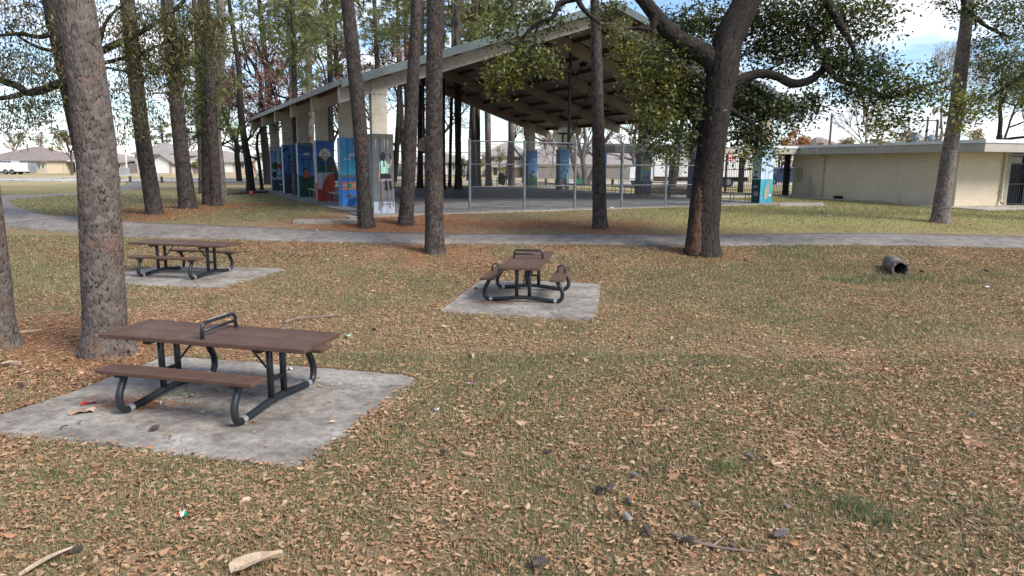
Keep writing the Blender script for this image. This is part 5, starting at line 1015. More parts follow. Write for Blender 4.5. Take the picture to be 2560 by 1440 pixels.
for i,(px,Y,h) in enumerate([(35,150,9.5),(100,140,9.),(285,150,10.),(245,160,8.5),(520,155,8),(600,150,8.),(1600,118,10.5),(1380,122,9.5),(470,150,8.)]):
    bt(px,433,Y,h,8,M['autumn'],0 if i<3 else 260,360+i,['bare tree above the roofs at the far left edge','bare spreading tree above the roofs left of the thick pine','bare tree behind the houses just right of the thick pine','thin brown tree hidden partly by the thick pine','brown tree far behind the house roofs near the twin pines','brown tree far behind the gabled garage by the pavilion','brown tree behind the fenced house roof, near the yellow lettering','brown tree behind the fenced house roof, near the far hoop','brown tree behind the hip roofed house'][i],M['twig_pale'] if i<3 else M['twig'],'bare_tree' if i<3 else 'autumn_tree',levels=5 if i<3 else 4,fork=.25,L=.3,per=3,group='trees behind the houses')
bt(180,433,96,7.4,7,M['tan'][:2]+M['willow_leaf'][:2],900,380,'small yellow green tree behind the thick pine in front of the houses',M['twig'],'young_tree',L=.26,levels=4,fork=.22,per=4,sp=.4)
bpine('small round pine behind the two storey house',412,433,140,0,10,7,381,z0f=.3,rad=2.6,nb=14,group=None,z=.8)
for i,(px,py,Y,h) in enumerate([(505,434,102,3.2),(1200,452,92,3.),(1160,452,94,3.2),(1248,440,96,4.6)]):
    bt(px,py,Y,h,4,M['needle_far'],260,390+i,['young tree on the lawn of the hip roofed house','young tree on a far lawn left of the black waste bin','young tree on a far lawn beyond the thin pines','round young tree in front of the pale two storey house'][i],M['twig'],'young_tree',L=.24,levels=3,fork=.3,per=4,sp=.25,z=.8)
# ------------------------------------------------------------------ cream brick building
PHI=.3; EV=np.array([math.cos(PHI),math.sin(PHI)]); DV=np.array([-math.sin(PHI),math.cos(PHI)]); K0=np.array([20.45,32.63]); ZG=.8
def bl(p): q=K0+EV*p[0]+DV*p[1]; return (q[0],q[1],p[2])
def onleft(px,py):
    d=ray(px,py); t_=((K0)@EV)/(d[:2]@EV); P=C0+d*t_; return (P[:2]-K0)@DV,P[2]
def onright(px,py):
    d=ray(px,py); t_=((K0)@DV)/(d[:2]@DV); P=C0+d*t_; return (P[:2]-K0)@EV,P[2]
bd=thing('brick_building','low cream painted brick building with a flat roof and a dark barred door','building',bl((0,0,ZG)))
def bb_(mb,nm,mats,uv=False,parent=bd):
    o=mb.build(nm,mats,bd,world=True); 
    if uv: setuv(o)
    if parent is not bd: o.parent=parent
    return o
b=MB(); b.box((0,0,ZG-.1),(3.0,11.25,3.35),fr=bl); wl=bb_(b,'wall',M['cream'],True)
b=MB(); b.box((2.98,-.02,ZG-.1),(3.18,9,3.33),fr=bl); bb_(b,'end_pier',M['fascia'])
b=MB(); b.box((3.18,1.2,ZG-.1),(14,9,3.34),fr=bl); bb_(b,'wall',M['cream'],True)
b=MB(); b.box((-.62,-1.7,3.28),(15,11.6,3.66),fr=bl); rf=bb_(b,'roof',M['fascia'])
b=MB(); b.box((-.66,-1.74,3.655),(15,11.6,3.80),fr=bl); bb_(b,'roof_edge',M['fascia_white'],parent=rf)
b=MB(); b.box((3.2,.15,ZG+2.35),(9,.3,3.3),fr=bl); b.box((3.2,.2,ZG),(9,.24,ZG+2.3),fr=bl); dr=bb_(b,'entrance_glazing',M['glass'])
for p in (3.24,4.3,5.4,6.5):
    b=MB(); b.box((p,.08,ZG),(p+.09,.19,3.25),fr=bl); bb_(b,'mullion',M['darkmetal'],parent=dr)
for z in (ZG+.06,ZG+1.0,ZG+1.95,ZG+2.3):
    b=MB(); b.box((3.33,.085,z),(9,.185,z+.06),fr=bl); bb_(b,'rail',M['darkmetal'],parent=dr)
b=MB()
for p in np.arange(3.42,7.5,.13): b.box((p,.11,ZG+.12),(p+.022,.14,ZG+1.95),fr=bl)
o=bb_(b,'door_bars',M['darkmetal'],parent=dr); o['kind']='stuff'
pipe_m=noisy('painted_pipe',(.50,.43,.29),(.57,.5,.34),3,.6)
q,z=onleft(2056,480); b=MB(); b.tube([bl((-.08,q,3.7)),bl((-.62,q-.05,3.62)),bl((-.62,q-.05,3.3)),bl((-.09,q,3.1)),bl((-.09,q,1.05)),bl((-.12,q,.95)),bl((-.4,q,.93))],.05,8); bb_(b,'downspout',pipe_m)
for zz in (1.6,2.4): b=MB(); b.box((-.15,q-.09,zz),(-.001,q+.09,zz+.05),fr=bl); bb_(b,'pipe_strap',pipe_m)
b=MB(); b.tube([bl((2.72,-.09,3.28)),bl((2.72,-.09,1.1)),bl((2.70,-.14,.97)),bl((2.64,-.4,.93))],.055,8); bb_(b,'downspout',pipe_m)
for zz in (1.5,2.5): b=MB(); b.box((2.63,-.16,zz),(2.81,-.001,zz+.05),fr=bl); bb_(b,'pipe_strap',pipe_m)
q0,z0=onleft(1994,453);q1,z1=onleft(2008,420); b=MB(); b.box((-.12,min(q0,q1),min(z0,z1)),(-.001,max(q0,q1),max(z0,z1)),fr=bl); bb_(b,'meter_panel',M['fascia'])
for px,yt,yb in ((2026,440,489),(2031,444,489),(2037,460,494)):
    q,zt=onleft(px,yt); b=MB(); b.tube([bl((-.07,q,zt)),bl((-.07,q,.85))],.035,6); bb_(b,'conduit',pipe_m)
q,zt=onleft(2250,488); b=MB(); b.tube([bl((-.06,q,.8)),bl((-.06,q,zt)),bl((-.16,q+.05,zt-.05))],.025,6); b.tube([bl((-.09,q-.1,.8)),bl((-.09,q-.1,zt-.12))],.02,6); bb_(b,'hose_bib',pipe_m)
b=MB(); 
for px,py in ((2285,452),(2290,463),(2310,455),(2318,466),(2327,460),(2335,452)):
    q,zt=onleft(px,py); b.box((-.004,q-.05,zt-.03),(-.001,q+.05,zt+.02),fr=bl)
o=bb_(b,'wall_scuffs',noisy('scuffed_brick',(.36,.30,.2),(.44,.37,.25),8,.9)); o['kind']='stuff'
for px,py,s in ((2290,341,1.),(2326,345,.8)):
    P=atY(px,py+8,40.); b=MB(); b.cyl((P[0],P[1],3.75),(P[0],P[1],P[2]+.1),.16*s,12); b.cyl((P[0],P[1],P[2]+.1),(P[0],P[1],P[2]+.24),.3*s,14,r1=.27*s); b.cyl((P[0],P[1],P[2]+.24),(P[0],P[1],P[2]+.36),.27*s,14,r1=.06*s); bb_(b,'roof_vent',M['galv'],parent=rf)
b=MB(); b.box((-12.5,10.1,3.3),(-.63,13.2,3.63),fr=bl); cn=bb_(b,'canopy',M['fascia']); b=MB(); b.box((-12.54,10.06,3.625),(-.665,13.2,3.76),fr=bl); bb_(b,'canopy_edge',M['fascia_white'],parent=cn)
for p in (-3.1,-6.,-9.,-12.):
    b=MB(); b.box((p,10.3,ZG-.1),(p+.1,10.4,3.3),fr=bl); bb_(b,'canopy_post',M['fascia'] if p>-5 else M['blackfence'],parent=cn)
wk=MB(); wk.box((-1.1,-2.4,.6),(14,-.001,.835),fr=bl); wk.box((-1.1,0,.6),(-.001,13,.835),fr=bl); wk.box((-13,10.,.6),(-1.101,13.5,.832),fr=bl); tag(wk.build('pavement',M['walk']),kind='structure')
q,z=onleft(2108,497); t_=thing('meter_box','small black box on the ground at the foot of the cream brick wall','box',bl((-.35,q,.835)),PHI)
b=MB(); b.box((-.14,-.2,0),(.14,.2,.13)); b.build('case',M['rubber'],t_); b=MB(); b.box((-.16,-.22,.131),(.16,.22,.16)); b.build('lid',M['blackfence'],t_)
# black picket gate and fence
def pickets(nm,label,cat,A,B,h,gap,posts):
    A=np.array(A);B=np.array(B); L=np.linalg.norm(B-A); u=(B-A)/L; T=thing(nm,label,cat,(A[0],A[1],.82)); v=np.array([-u[1],u[0]])
    fr=lambda p:(A[0]+u[0]*p[0]+v[0]*p[1],A[1]+u[1]*p[0]+v[1]*p[1],.82+p[2])
    b=MB()
    for s in np.arange(.12,L-.05,gap): b.box((s,-.012,.06),(s+.024,.012,h),fr=fr)
    b.build('pickets',M['blackfence'],T,world=True)['kind']='stuff'
    for z in (.2,h*.62,h-.22): c=MB(); c.box((0,-.02,z),(L,.02,z+.045),fr=fr); c.build('rail',M['blackfence'],T,world=True)
    for s,wd in posts: c=MB(); c.box((s*L-wd/2,-wd/2,0),(s*L+wd/2,wd/2,h+.05),fr=fr); c.build('post',M['blackfence'],T,world=True)
    return T
A=bl((-2.6,11.3,0));B=bl((-.02,11.3,0)); pickets('picket_gate','black steel picket gate between the teal corner pillar and the building','gate',A[:2],B[:2],2.45,.115,((.0,.1),(.42,.12),(.84,.26)))
p=atY(1812,481,46.5);q=atY(1889,483,46.5); pickets('picket_fence','black steel picket fence right of the big oak trunk','fence',p[:2],q[:2],2.45,.115,((.0,.12),(.5,.3),(1.,.1)))
# ------------------------------------------------------------------ houses across the road
hw=[noisy('siding_'+n,c,tuple(x*1.12 for x in c),.5,.8,0,9,.15) for n,c in (('cream',(.50,.42,.32)),('white',(.58,.56,.53)),('tan',(.40,.33,.26)),('grey',(.38,.36,.35)),('beige',(.47,.38,.30)))]
rfm=[noisy('shingles_'+n,c,tuple(x*1.3 for x in c),.8,.95,0,6,.4,.2) for n,c in (('brown',(.20,.165,.155)),('grey',(.24,.215,.205)),('taupe',(.26,.225,.21)))]
def gx_(px,Y): return atY(px,430,Y)[0]
def gzp(py,Y,px=1280): return atY(px,py,Y)[2]
def house(label,Y,D,blocks,grp='houses across the road'):
    """blocks: dict(x=(px0,px1), e=eave py, r=ridge py, k='hip'|'gable', wall, roof, f=[features])"""
    xs=[p for B in blocks for p in B['x']]; T=thing('house',label,'house',((gx_(min(xs),Y)+gx_(max(xs),Y))/2,Y+D/2,.8),0,grp)
    for B in blocks:
        y=Y+B.get('dy',0); d=B.get('D',D); pc=sum(B['x'])/2; x0,x1=gx_(B['x'][0],y),gx_(B['x'][1],y); ze=gzp(B['e'],y,pc); zr=gzp(B['r'],y+d/2 if B['k']!='gable' else y,pc); ov=.45
        b=MB(); b.box((x0,y,.7),(x1,y+d,ze))
        wall_=hw[B['wall']]; 
        if B['k']=='gable': b.add([(x0,y,ze),(x1,y,ze),((x0+x1)/2,y,zr-.12),(x0,y+d,ze),(x1,y+d,ze),((x0+x1)/2,y+d,zr-.12)],[(0,1,2),(5,4,3)])
        b.build('wall',wall_,T,world=True); r=MB(); xm=(x0+x1)/2
        if B['k']=='gable':
            for s in (-1,1):
                xe=xm+s*((x1-x0)/2+ov); zz=ze-(zr-ze)*ov/((x1-x0)/2); P=[(xe,y-ov,zz),(xm,y-ov,zr),(xm,y+d+ov,zr),(xe,y+d+ov,zz)]; P2=[(a,c,e-.14) for a,c,e in P]; 
                if s>0: P,P2=P[::-1],P2[::-1]
                r.hull(P2,P)
        else:
            hx=min((x1-x0)/2-.3,d/2+.3) if B['k']=='hip' else -ov*.0+.0
            y0,y1=y-ov,y+d+ov; a,c=x0-ov,x1+ov; ym=y+d/2; ra,rc=(a+hx+.3,c-hx-.3) if B['k']=='hip' else (a,c); V=[(a,y0,ze),(c,y0,ze),(c,y1,ze),(a,y1,ze),(ra,ym,zr),(rc,ym,zr)]
            r.add(V,[(0,1,5,4),(1,2,5),(2,3,4,5),(3,0,4),(3,2,1,0)]); r.box((a,y0-.02,ze-.16),(c,y0+.1,ze-.001))
        r.build('roof',rfm[B['roof']],T,world=True)
        for f in B.get('f',()):
            k,fx0,fx1,fy0,fy1=f; a,c=gx_(fx0,y),gx_(fx1,y); zt,zb_=gzp(fy0,y,pc),max(.8,gzp(fy1,y,pc))
            if k=='garage':
                g_=MB(); g_.box((a,y-.06,zb_),(c,y-.001,zt)); o=g_.build('garage_door',M['white'] if B['wall']!=0 else hw[0],T,world=True); g_=MB()
                g_.box((a-.12,y-.09,zt),(c+.12,y-.001,zt+.16)); x=g_.build('door_trim',M['white'],T,world=True); x.parent=o
            elif k=='win':
                g_=MB(); g_.box((a,y-.05,zb_),(c,y-.001,zt)); o=g_.build('window',M['white'],T,world=True); g_=MB(); m=(a+c)/2; w_=.06
                for u0,u1 in ((a+w_,m-w_/2),(m+w_/2,c-w_)): g_.box((u0,y-.07,zb_+w_),(u1,y-.051,zt-w_))
                x=g_.build('pane',M['glass'],T,world=True); x.parent=o
            elif k=='door': g_=MB(); g_.box((a,y-.04,zb_),(c,y-.001,zt)); g_.build('front_door',M['glass'],T,world=True)
            elif k=='brick':
                g_=MB(); g_.box((a,y-.1,.75),(c,y+.2,zt)); o=g_.build('brick_pier',M['housebrick'],T,world=True); setuv(o)
            elif k=='porch': g_=MB(); g_.box((a,y-1.6,zt),(c,y-.001,zt+.15)); g_.box((a,y-1.6,.75),(a+.2,y-1.4,zt)); g_.box((c-.2,y-1.6,.75),(c,y-1.4,zt)); g_.build('porch',M['white'],T,world=True)
    return T
house('long brown hip roofed house with a cream garage at the far left edge',108,13,[dict(x=(-60,118),e=401,r=366,k='hip',wall=0,roof=0,f=[('garage',20,84,407,430),('brick',84,92,402,433),('brick',8,18,402,433),('win',97,103,409,421),('win',107,113,409,421),('door',-10,6,408,432)])])
house('house with a dark porch half hidden by the thick pine trunk',114,12,[dict(x=(150,312),e=404,r=382,k='hip',wall=4,roof=2,f=[('door',183,196,408,431),('win',290,303,408,420),('porch',176,208,404,404),('win',215,228,408,420)])])
house('two storey pale house with a gabled white garage, left of the twin pines',112,10,[dict(x=(340,424),e=384,r=357,k='hip',wall=3,roof=1,dy=3,f=[('win',404,416,386,396),('win',352,364,388,398),('win',352,362,412,422)]),dict(x=(378,432),e=403,r=384,k='gable',wall=1,roof=1,D=7,f=[('garage',383,424,408,433),('brick',425,431,404,434),('brick',378,382,404,434)])])
house('hip roofed house with a dark porch right of the second left pine',112,12,[dict(x=(462,590),e=404,r=376,k='hip',wall=4,roof=2,f=[('door',497,507,408,431),('garage',552,582,409,431),('porch',488,522,405,405),('win',470,482,409,420)]),dict(x=(463,510),e=388,r=367,k='hip',wall=0,roof=2,dy=5)])
house('house with a gabled white garage left of the maracas pillar',112,11,[dict(x=(590,690),e=402,r=380,k='hip',wall=4,roof=1,dy=2,f=[('win',600,612,408,420),('door',622,630,410,433)]),dict(x=(634,690),e=404,r=384,k='gable',wall=1,roof=1,D=6,f=[('garage',640,678,409,434),('brick',633,639,405,434)])])
house('pale siding house seen between the leaning pines behind the court',104,12,[dict(x=(1010,1165),e=404,r=379,k='hip',wall=3,roof=1,f=[('win',1059,1068,412,424),('win',1132,1142,412,424),('garage',1090,1118,409,436),('door',1150,1157,412,437)])])
house('two storey beige house with a steep hip roof behind the waste bin',100,11,[dict(x=(1205,1330),e=389,r=357,k='hip',wall=4,roof=2,dy=2,f=[('win',1285,1302,391,402),('win',1225,1236,394,404)]),dict(x=(1225,1300),e=416,r=400,k='hip',wall=4,roof=2,D=4,dy=-1.,f=[('door',1234,1243,418,438),('win',1270,1284,420,432),('brick',1296,1300,418,438)])])
house('wide house with a tall plain brown roof behind the wooden fence',96,12,[dict(x=(1322,1500),e=413,r=372,k='side',wall=4,roof=1,f=[('win',1352,1362,416,428)]),dict(x=(1345,1405),e=385,r=357,k='hip',wall=4,roof=1,dy=6)],'houses behind the wooden fence')
house('long low house with a grey brown roof, right of the tall plain roof',97,12,[dict(x=(1506,1800),e=413,r=369,k='side',wall=2,roof=1,f=[('win',1580,1592,416,426),('win',1660,1672,416,426)])],'houses behind the wooden fence')
house('small hip roofed house top seen behind the low roof by the utility pole',125,10,[dict(x=(2040,2100),e=366,r=343,k='hip',wall=3,roof=0)],None)
def wfence(label,px0,px1,yt,Y,grp='wooden fences by the houses'):
    x0,x1=gx_(px0,Y),gx_(px1,Y); zt=gzp(yt,Y,(px0+px1)/2); T=thing('wooden_fence',label,'fence',((x0+x1)/2,Y,.8),0,grp); b=MB(); R=random.Random(int(px0)); x=x0
    while x<x1-.02: w_=.145; z=zt+R.uniform(-.03,.03); b.box((x,Y-R.uniform(.0,.012),.72),(min(x+w_-.008,x1),Y+.02,z)); x+=w_
    b.build('boards',M['wood'],T,world=True)
    for z in (1.1,zt-.3): c=MB(); c.box((x0,Y+.021,z),(x1,Y+.06,z+.09)); c.build('rail',M['wood'],T,world=True)
    return T
wfence('short wooden fence right of the far left cream garage house',118,160,408,112); wfence('wooden fence just right of the thick pine trunk, by the houses',290,344,408,115); wfence('wooden fence piece right of the two storey pale house',432,466,410,114); wfence('wooden fence piece between the hip roofed house and the gabled garage',588,618,409,116); wfence('wooden fence piece seen beside the girl on a stool pillar',975,1012,410,110)
wfence('long weathered wooden fence behind the court below the brown roofs',1345,1790,421,90)
# ------------------------------------------------------------------ vehicles and street things beyond
def wheel(T,x,y,r,w_,z0,yd=True):
    b=MB(); b.cyl((x,y-w_/2,z0+r),(x,y+w_/2,z0+r),r,18); o=b.build('wheel',M['rubber'],T); c=MB(); c.cyl((x,y-w_/2-.012,z0+r),(x,y-w_/2-.001,z0+r),r*.58,14); c.build('rim',M['galv'],T).parent=o
def car(nm,label,cat,x,y,z,Lg,Hh,col,prof,glassprof,rz=0,lights=True):
    T=thing(nm,label,cat,(x,y,z),rz); W_=1.8; m=noisy(nm+'_paint_'+str(len(bpy.data.materials)),col,tuple(c*1.15 for c in col),2,.3,.1,30,.05,.02,.6)
    b=MB(); P=[(u*Lg-Lg/2,v*Hh) for u,v in prof]; b.hull([(p,-W_/2,q) for p,q in P],[(p,W_/2,q) for p,q in P]); o=b.build('body',m,T); mo=o.modifiers.new('b','BEVEL'); mo.width=.06; mo.segments=2
    for k,G in enumerate(glassprof):
        for s in (-1,1):
            g_=MB(); Q=[(u*Lg-Lg/2,v*Hh) for u,v in G]; g_.hull([(p,s*(W_/2-.02),q) for p,q in Q],[(p,s*(W_/2+.006),q) for p,q in Q]); g_.build('window',M['glass'],T)
    for u in (.19,.80):
        wheel(T,u*Lg-Lg/2,-W_/2+.08,.34,.22,0); wheel(T,u*Lg-Lg/2,W_/2-.08,.34,.22,0)
    for s in (-1,1): g_=MB(); g_.box((-Lg/2-.012,s*.65-.18,Hh*.42),(-Lg/2+.06,s*.65+.18,Hh*.52)); g_.build('headlight',M['white'],T)
    return T
SUV=[(0,.18),(0,.52),(.06,.60),(.22,.64),(.32,.97),(.40,1.),(.90,1.),(.97,.66),(1.,.6),(1.,.2)]; SG=[[(.27,.66),(.35,.93),(.52,.95),(.52,.66)],[(.54,.66),(.54,.95),(.74,.95),(.74,.66)],[(.76,.66),(.76,.95),(.88,.94),(.93,.66)]]
p=gnd(1962,463); car('parked_car','dark blue parked car seen through the picket gate','car',p[0],p[1],.8,4.6,1.7,(.02,.045,.09),SUV,SG)
PU=[(0,.25),(0,.58),(.05,.62),(.28,.66),(.36,.97),(.42,1.),(.60,1.),(.64,.70),(1.,.68),(1.,.28)]; PG=[[(.32,.67),(.38,.94),(.48,.95),(.48,.67)],[(.50,.67),(.50,.95),(.59,.95),(.615,.67)]]
p=atY(32,431,106); car('pickup_truck','grey pickup truck in the driveway at the far left edge','truck',p[0],106,.83,5.6,1.85,(.30,.33,.37),PU,PG)
x0,x1=gx_(-14,98),gx_(82,98); T=thing('cargo_trailer','low panelled grey utility trailer in front of the pickup at the far left','trailer',((x0+x1)/2,98,.8)); L_=(x1-x0)/2
for k in range(6): b=MB(); a=-L_+k*2*L_/6; b.box((a+.02,-.9,.42),(a+2*L_/6-.02,-.84,1.62)); b.build('side_panel',M['white'],T)
b=MB(); b.box((-L_,-.83,.36),(L_,.9,.5)); b.box((-L_,.84,.5),(L_,.9,1.6)); b.build('bed',M['grey'],T); wheel(T,.4,-.8,.36,.2,0); wheel(T,-.5,-.8,.36,.2,0); wheel(T,.4,.8,.36,.2,0); wheel(T,-.5,.8,.36,.2,0)
# delivery truck
p=atY(1733,468,60.); T=thing('delivery_truck','white delivery box truck with purple and orange lettering beyond the picket fence','truck',(p[0],60.,.8),0)
tw=noisy('truck_white',(.66,.66,.66),(.74,.74,.74),1,.4,0,30,.06); b=MB(); b.box((-3.6,-1.15,.85),(4.3,1.15,3.55)); o=b.build('cargo_box',tw,T); mo=o.modifiers.new('b','BEVEL'); mo.width=.05; mo.segments=2
b=MB(); Pf=[(-3.62,.55),(-3.62,2.5),(-4.25,2.45),(-4.85,1.75),(-5.55,1.55),(-5.6,.55)]; b.hull([(x,-1.05,z) for x,z in Pf],[(x,1.05,z) for x,z in Pf]); b.build('cab',tw,T)
for s in (-1,1): b=MB(); b.hull([(-x,s*1.03,z) for x,z in ((3.8,1.6),(3.8,2.3),(4.2,2.3),(4.7,1.65))],[(-x,s*1.062,z) for x,z in ((3.8,1.6),(3.8,2.3),(4.2,2.3),(4.7,1.65))]); b.build('window',M['glass'],T)
b=MB(); b.box((-3.6,-.9,.5),(4.3,.9,.84)); b.build('chassis',M['rubber'],T)
for x in (-4.7,2.6): wheel(T,x,-.95,.45,.28,0); wheel(T,x,.95,.45,.28,0)
pur=leafmat('purple_lettering',(.07,.025,.25),0,.05); org=leafmat('orange_lettering',(.75,.12,.02),0,.05)
for txt,x,m in (('Fed',2.05,pur),('Ex',3.05,org)):
    me=text_mesh(txt,.86,.004); me.materials.append(m); o=bpy.data.objects.new('lettering',me); COL.objects.link(o); o.parent=T; o.location=(x-.25,-1.16,2.45); o.rotation_euler=(math.pi/2,0,0)
# utility poles, wires
def upole(label,px,yt,Y,r,arms,mat,yb=None):
    x=gx_(px,Y); zt=gzp(yt,Y,px); T=thing('utility_pole',label,'utility pole',(x,Y,.8)); b=MB(); b.cyl((x,Y,.7),(x,Y,zt),r*1.2,8,r1=r*.8); b.build('pole',mat,T,world=True)
    for dz in arms: c=MB(); c.box((x-1.2,Y-.07,zt-dz),(x+1.2,Y+.07,zt-dz+.14)); c.build('crossarm',mat,T,world=True)
    return (x,Y,zt)
u1=upole('dark utility pole nearest the teal corner pillar, over the low roof',2068,284,95,.16,(),M['post']); u2=upole('utility pole with a crossarm left of the lawn pine, over the low roof',2306,293,95,.16,(.5,),M['post']); u3=upole('short stout pole between the roof vents and the lawn pine',2331,300,98,.2,(),M['post'])
u4=upole('slim white pole between the thick pine and the first lawn pine',318,372,104,.09,(),M['white'])
def wire(label,pts,r=.022):
    b=MB(); P=[]; 
    for a,c in zip(pts[:-1],pts[1:]):
        a=np.array(a);c=np.array(c)
        for t_ in np.linspace(0,1,12,endpoint=False): P.append(a+(c-a)*t_-np.array([0,0,.9*4*t_*(1-t_)]))
    P.append(np.array(pts[-1])); b.tube(P,r,4); tag(b.build('power_line',M['rubber']),label,'power line','overhead wires')
for i,(ya,yb) in enumerate(((322,337),(330,345),(340,353),(250,243))):
    wire(['upper of the three low overhead wires across the left sky','middle of the three low overhead wires across the left sky','lowest overhead wire across the left sky','thin high overhead wire crossing the left sky'][i],[atY(-300,ya-4,120),atY(300,ya+3,120),atY(900,yb,120),atY(1500,yb+4,120)],.024)
wire('overhead wire running between the two right utility poles',[(u1[0]-30,95,u1[2]-1),(u1[0],95,u1[2]-.5),(u2[0],95,u2[2]-.4),(u2[0]+40,95,u2[2]+.4)],.02)
b=MB(); p=gnd(312,434); T=thing('transformer_box','pale green utility cabinet on the far lawn by the white pole','cabinet',(gx_(312,100),100,.8)); b=MB(); b.box((-.5,-.4,.08),(.5,.4,1.0)); b.build('cabinet_body',M['grey'],T); b=MB(); b.box((-.7,-.6,0),(.7,.6,.079)); b.build('plinth',M['walk'],T)
for i,(px,yt,Y) in enumerate(((296,440,63),(324,440,63),(357,440,63.),(403,441,63),(1365,446,62),(1391,447,62),(1532,447,62),(1556,446,62),(1628,448,62))):
    x=gx_(px,Y); zt=gzp(yt,Y,px); b=MB(); b.cyl((0,0,-.1),(0,0,zt-.86),.12,10); b.cyl((0,0,zt-.86),(0,0,zt-.8),.12,10,r1=.07); o=b.build('wooden_bollard',M['post'],None,(x,Y,.8))
    tag(o,['short wooden bollard by the road, nearest the thick pine','second wooden bollard from the thick pine, by the road','wooden bollard beside the first lawn pine, by the road','wooden bollard between the first two lawn pines, by the road','wooden bollard left of the pillar of painted people','wooden bollard hidden behind the pillar of painted people','wooden bollard left of the multi stemmed tree by the slim pine','wooden bollard right of the slim pine behind the fence','wooden bollard right of the yellow lettered pillar'][i],'bollard','wooden bollards along the road')
# waste bin
T=thing('waste_bin','black slatted waste bin on two legs at the far end of the court','bin',(gx_(1254,55.5),55.5,.8)); b=MB(); b.tube([(-.02,0,.22),(0,0,.3),(.03,0,.95),(.06,0,1.05)],[.22,.27,.31,.29],14); b.build('bin_body',M['blackfence'],T)
for s in (-1,1): b=MB(); b.box((s*.36-.035,-.05,0),(s*.36+.035,.05,.78 if s<0 else .9)); b.box((min(s*.26,s*.36),-.03,.45),(max(s*.26,s*.36),.03,.52)); b.build('leg',M['blackfence'],T)
b=MB(); b.tube([(.05,0,1.05),(.05,0,1.16)],[.3,.16],14); b.build('hood',M['blackfence'],T)
gm=noisy('green_board',(.015,.12,.07),(.02,.16,.10),3,.6); T=thing('green_board','low green board behind the near hoop pillar by the road','sign',(gx_(1448,61),61,.8)); b=MB(); b.box((-.3,-.03,.15),(.3,.03,.62)); b.build('panel',gm,T)
for s in (-1,1): b=MB(); b.box((s*.24-.03,.031,0),(s*.24+.03,.08,.6)); b.build('leg',M['post'],T)
T=thing('bike_rack','low galvanised bar rack left of the yellow lettered pillar','rack',(gx_(1569,54),54,.8)); b=MB(); b.tube(bez([(-.65,0,0),(-.65,0,.7),(-.55,0,.8),(.55,0,.8),(.65,0,.7),(.65,0,0)],3),.025,6); b.build('hoop',M['galv'],T); b=MB(); b.tube([(-.65,0,.12),(.65,0,.12)],.02,6); b.build('lower_rail',M['galv'],T)
for x in np.linspace(-.52,.52,8): b=MB(); b.cyl((x,0,.12),(x,0,.79),.012,6); b.build('bar',M['galv'],T)
p=gnd(1642,472); picnic('far small picnic table right of the yellow lettered pillar',(p[0],p[1],.81),.1,False,False,False)
p=gnd(1690,484); b=MB(); R_=np.random.default_rng(5); n=28
vs_=[]; fs=[]
for r_,z in ((1.,0),(.8,.18),(.45,.34),(.12,.42)):
    for k in range(n): a=k*2*math.pi/n; rr_=r_*(1+.08*math.sin(3*a)+R_.uniform(-.03,.03)); vs_.append((2.3*rr_*math.cos(a),1.6*rr_*math.sin(a),z+R_.uniform(-.015,.015)))
for i in range(3): fs+=[(i*n+k,i*n+(k+1)%n,(i+1)*n+(k+1)%n,(i+1)*n+k) for k in range(n)]
fs.append(tuple(3*n+k for k in range(n))); b.add(vs_,fs); tag(b.build('mulch_mound',noisy('dark_mulch',(.035,.022,.015),(.075,.048,.03),9,.95,0,60,.5,.6),None,(gx_(1678,47),47,.8)),'dark mulch mound round the oak right of the yellow lettered pillar','mulch mound')
# ------------------------------------------------------------------ small things on the ground
def lay(nm,label,cat,px0,px1,py0,py1,th,mat,grp=None):
    P=[gnd(px0,py1),gnd(px1,py1),gnd(px1-.0,py0),gnd(px0,py0)]; z=max(p[2] for p in P); b=MB(); b.prism([(p[0]+random.uniform(-.08,.08),p[1]+random.uniform(-.08,.08)) for p in P],z-.05,z+th,0); return tag(b.build(nm,mat),label,cat,grp)
lay('concrete_slab','old cracked concrete slab sunk in needles in front of the pavilion','slab',738,905,553,560,.07,M['curb'])
lay('concrete_slab','flat concrete slab on the grass right of the teal corner pillar','slab',1950,2060,509,517,.06,M['curb'])
a=gnd(562,487);c_=gnd(668,482); b=MB(); b.tube([a+[0,0,.06],(a+c_)/2+[0,0,.08],c_+[0,0,.06]],.1,8,jit=.06); tag(b.build('timber_edging',M['post']),'dark timber edging on the ground at the left end of the pavilion','timber')
p=gnd(629,489); b=MB(); n=12; vs_=[(0,0,-.12)]+[(.12*math.sin(t_)*math.cos(a),.12*math.sin(t_)*math.sin(a),-.12*math.cos(t_)) for t_ in np.linspace(.3,2.84,7) for a in np.arange(n)*2*math.pi/n]+[(0,0,.12)]
fs=[(0,1+(k+1)%n,1+k) for k in range(n)]+[(1+i*n+k,1+i*n+(k+1)%n,1+(i+1)*n+(k+1)%n,1+(i+1)*n+k) for i in range(6) for k in range(n)]+[(1+6*n+k,1+6*n+(k+1)%n,1+7*n) for k in range(n)]
b.add(vs_,fs); tag(b.build('rubber_ball',noisy('red_rubber',(.6,.09,.05),(.7,.12,.07),4,.5),None,(p[0],p[1],p[2]+.13),smooth=True),'small red ball lying near the timber edging','ball')
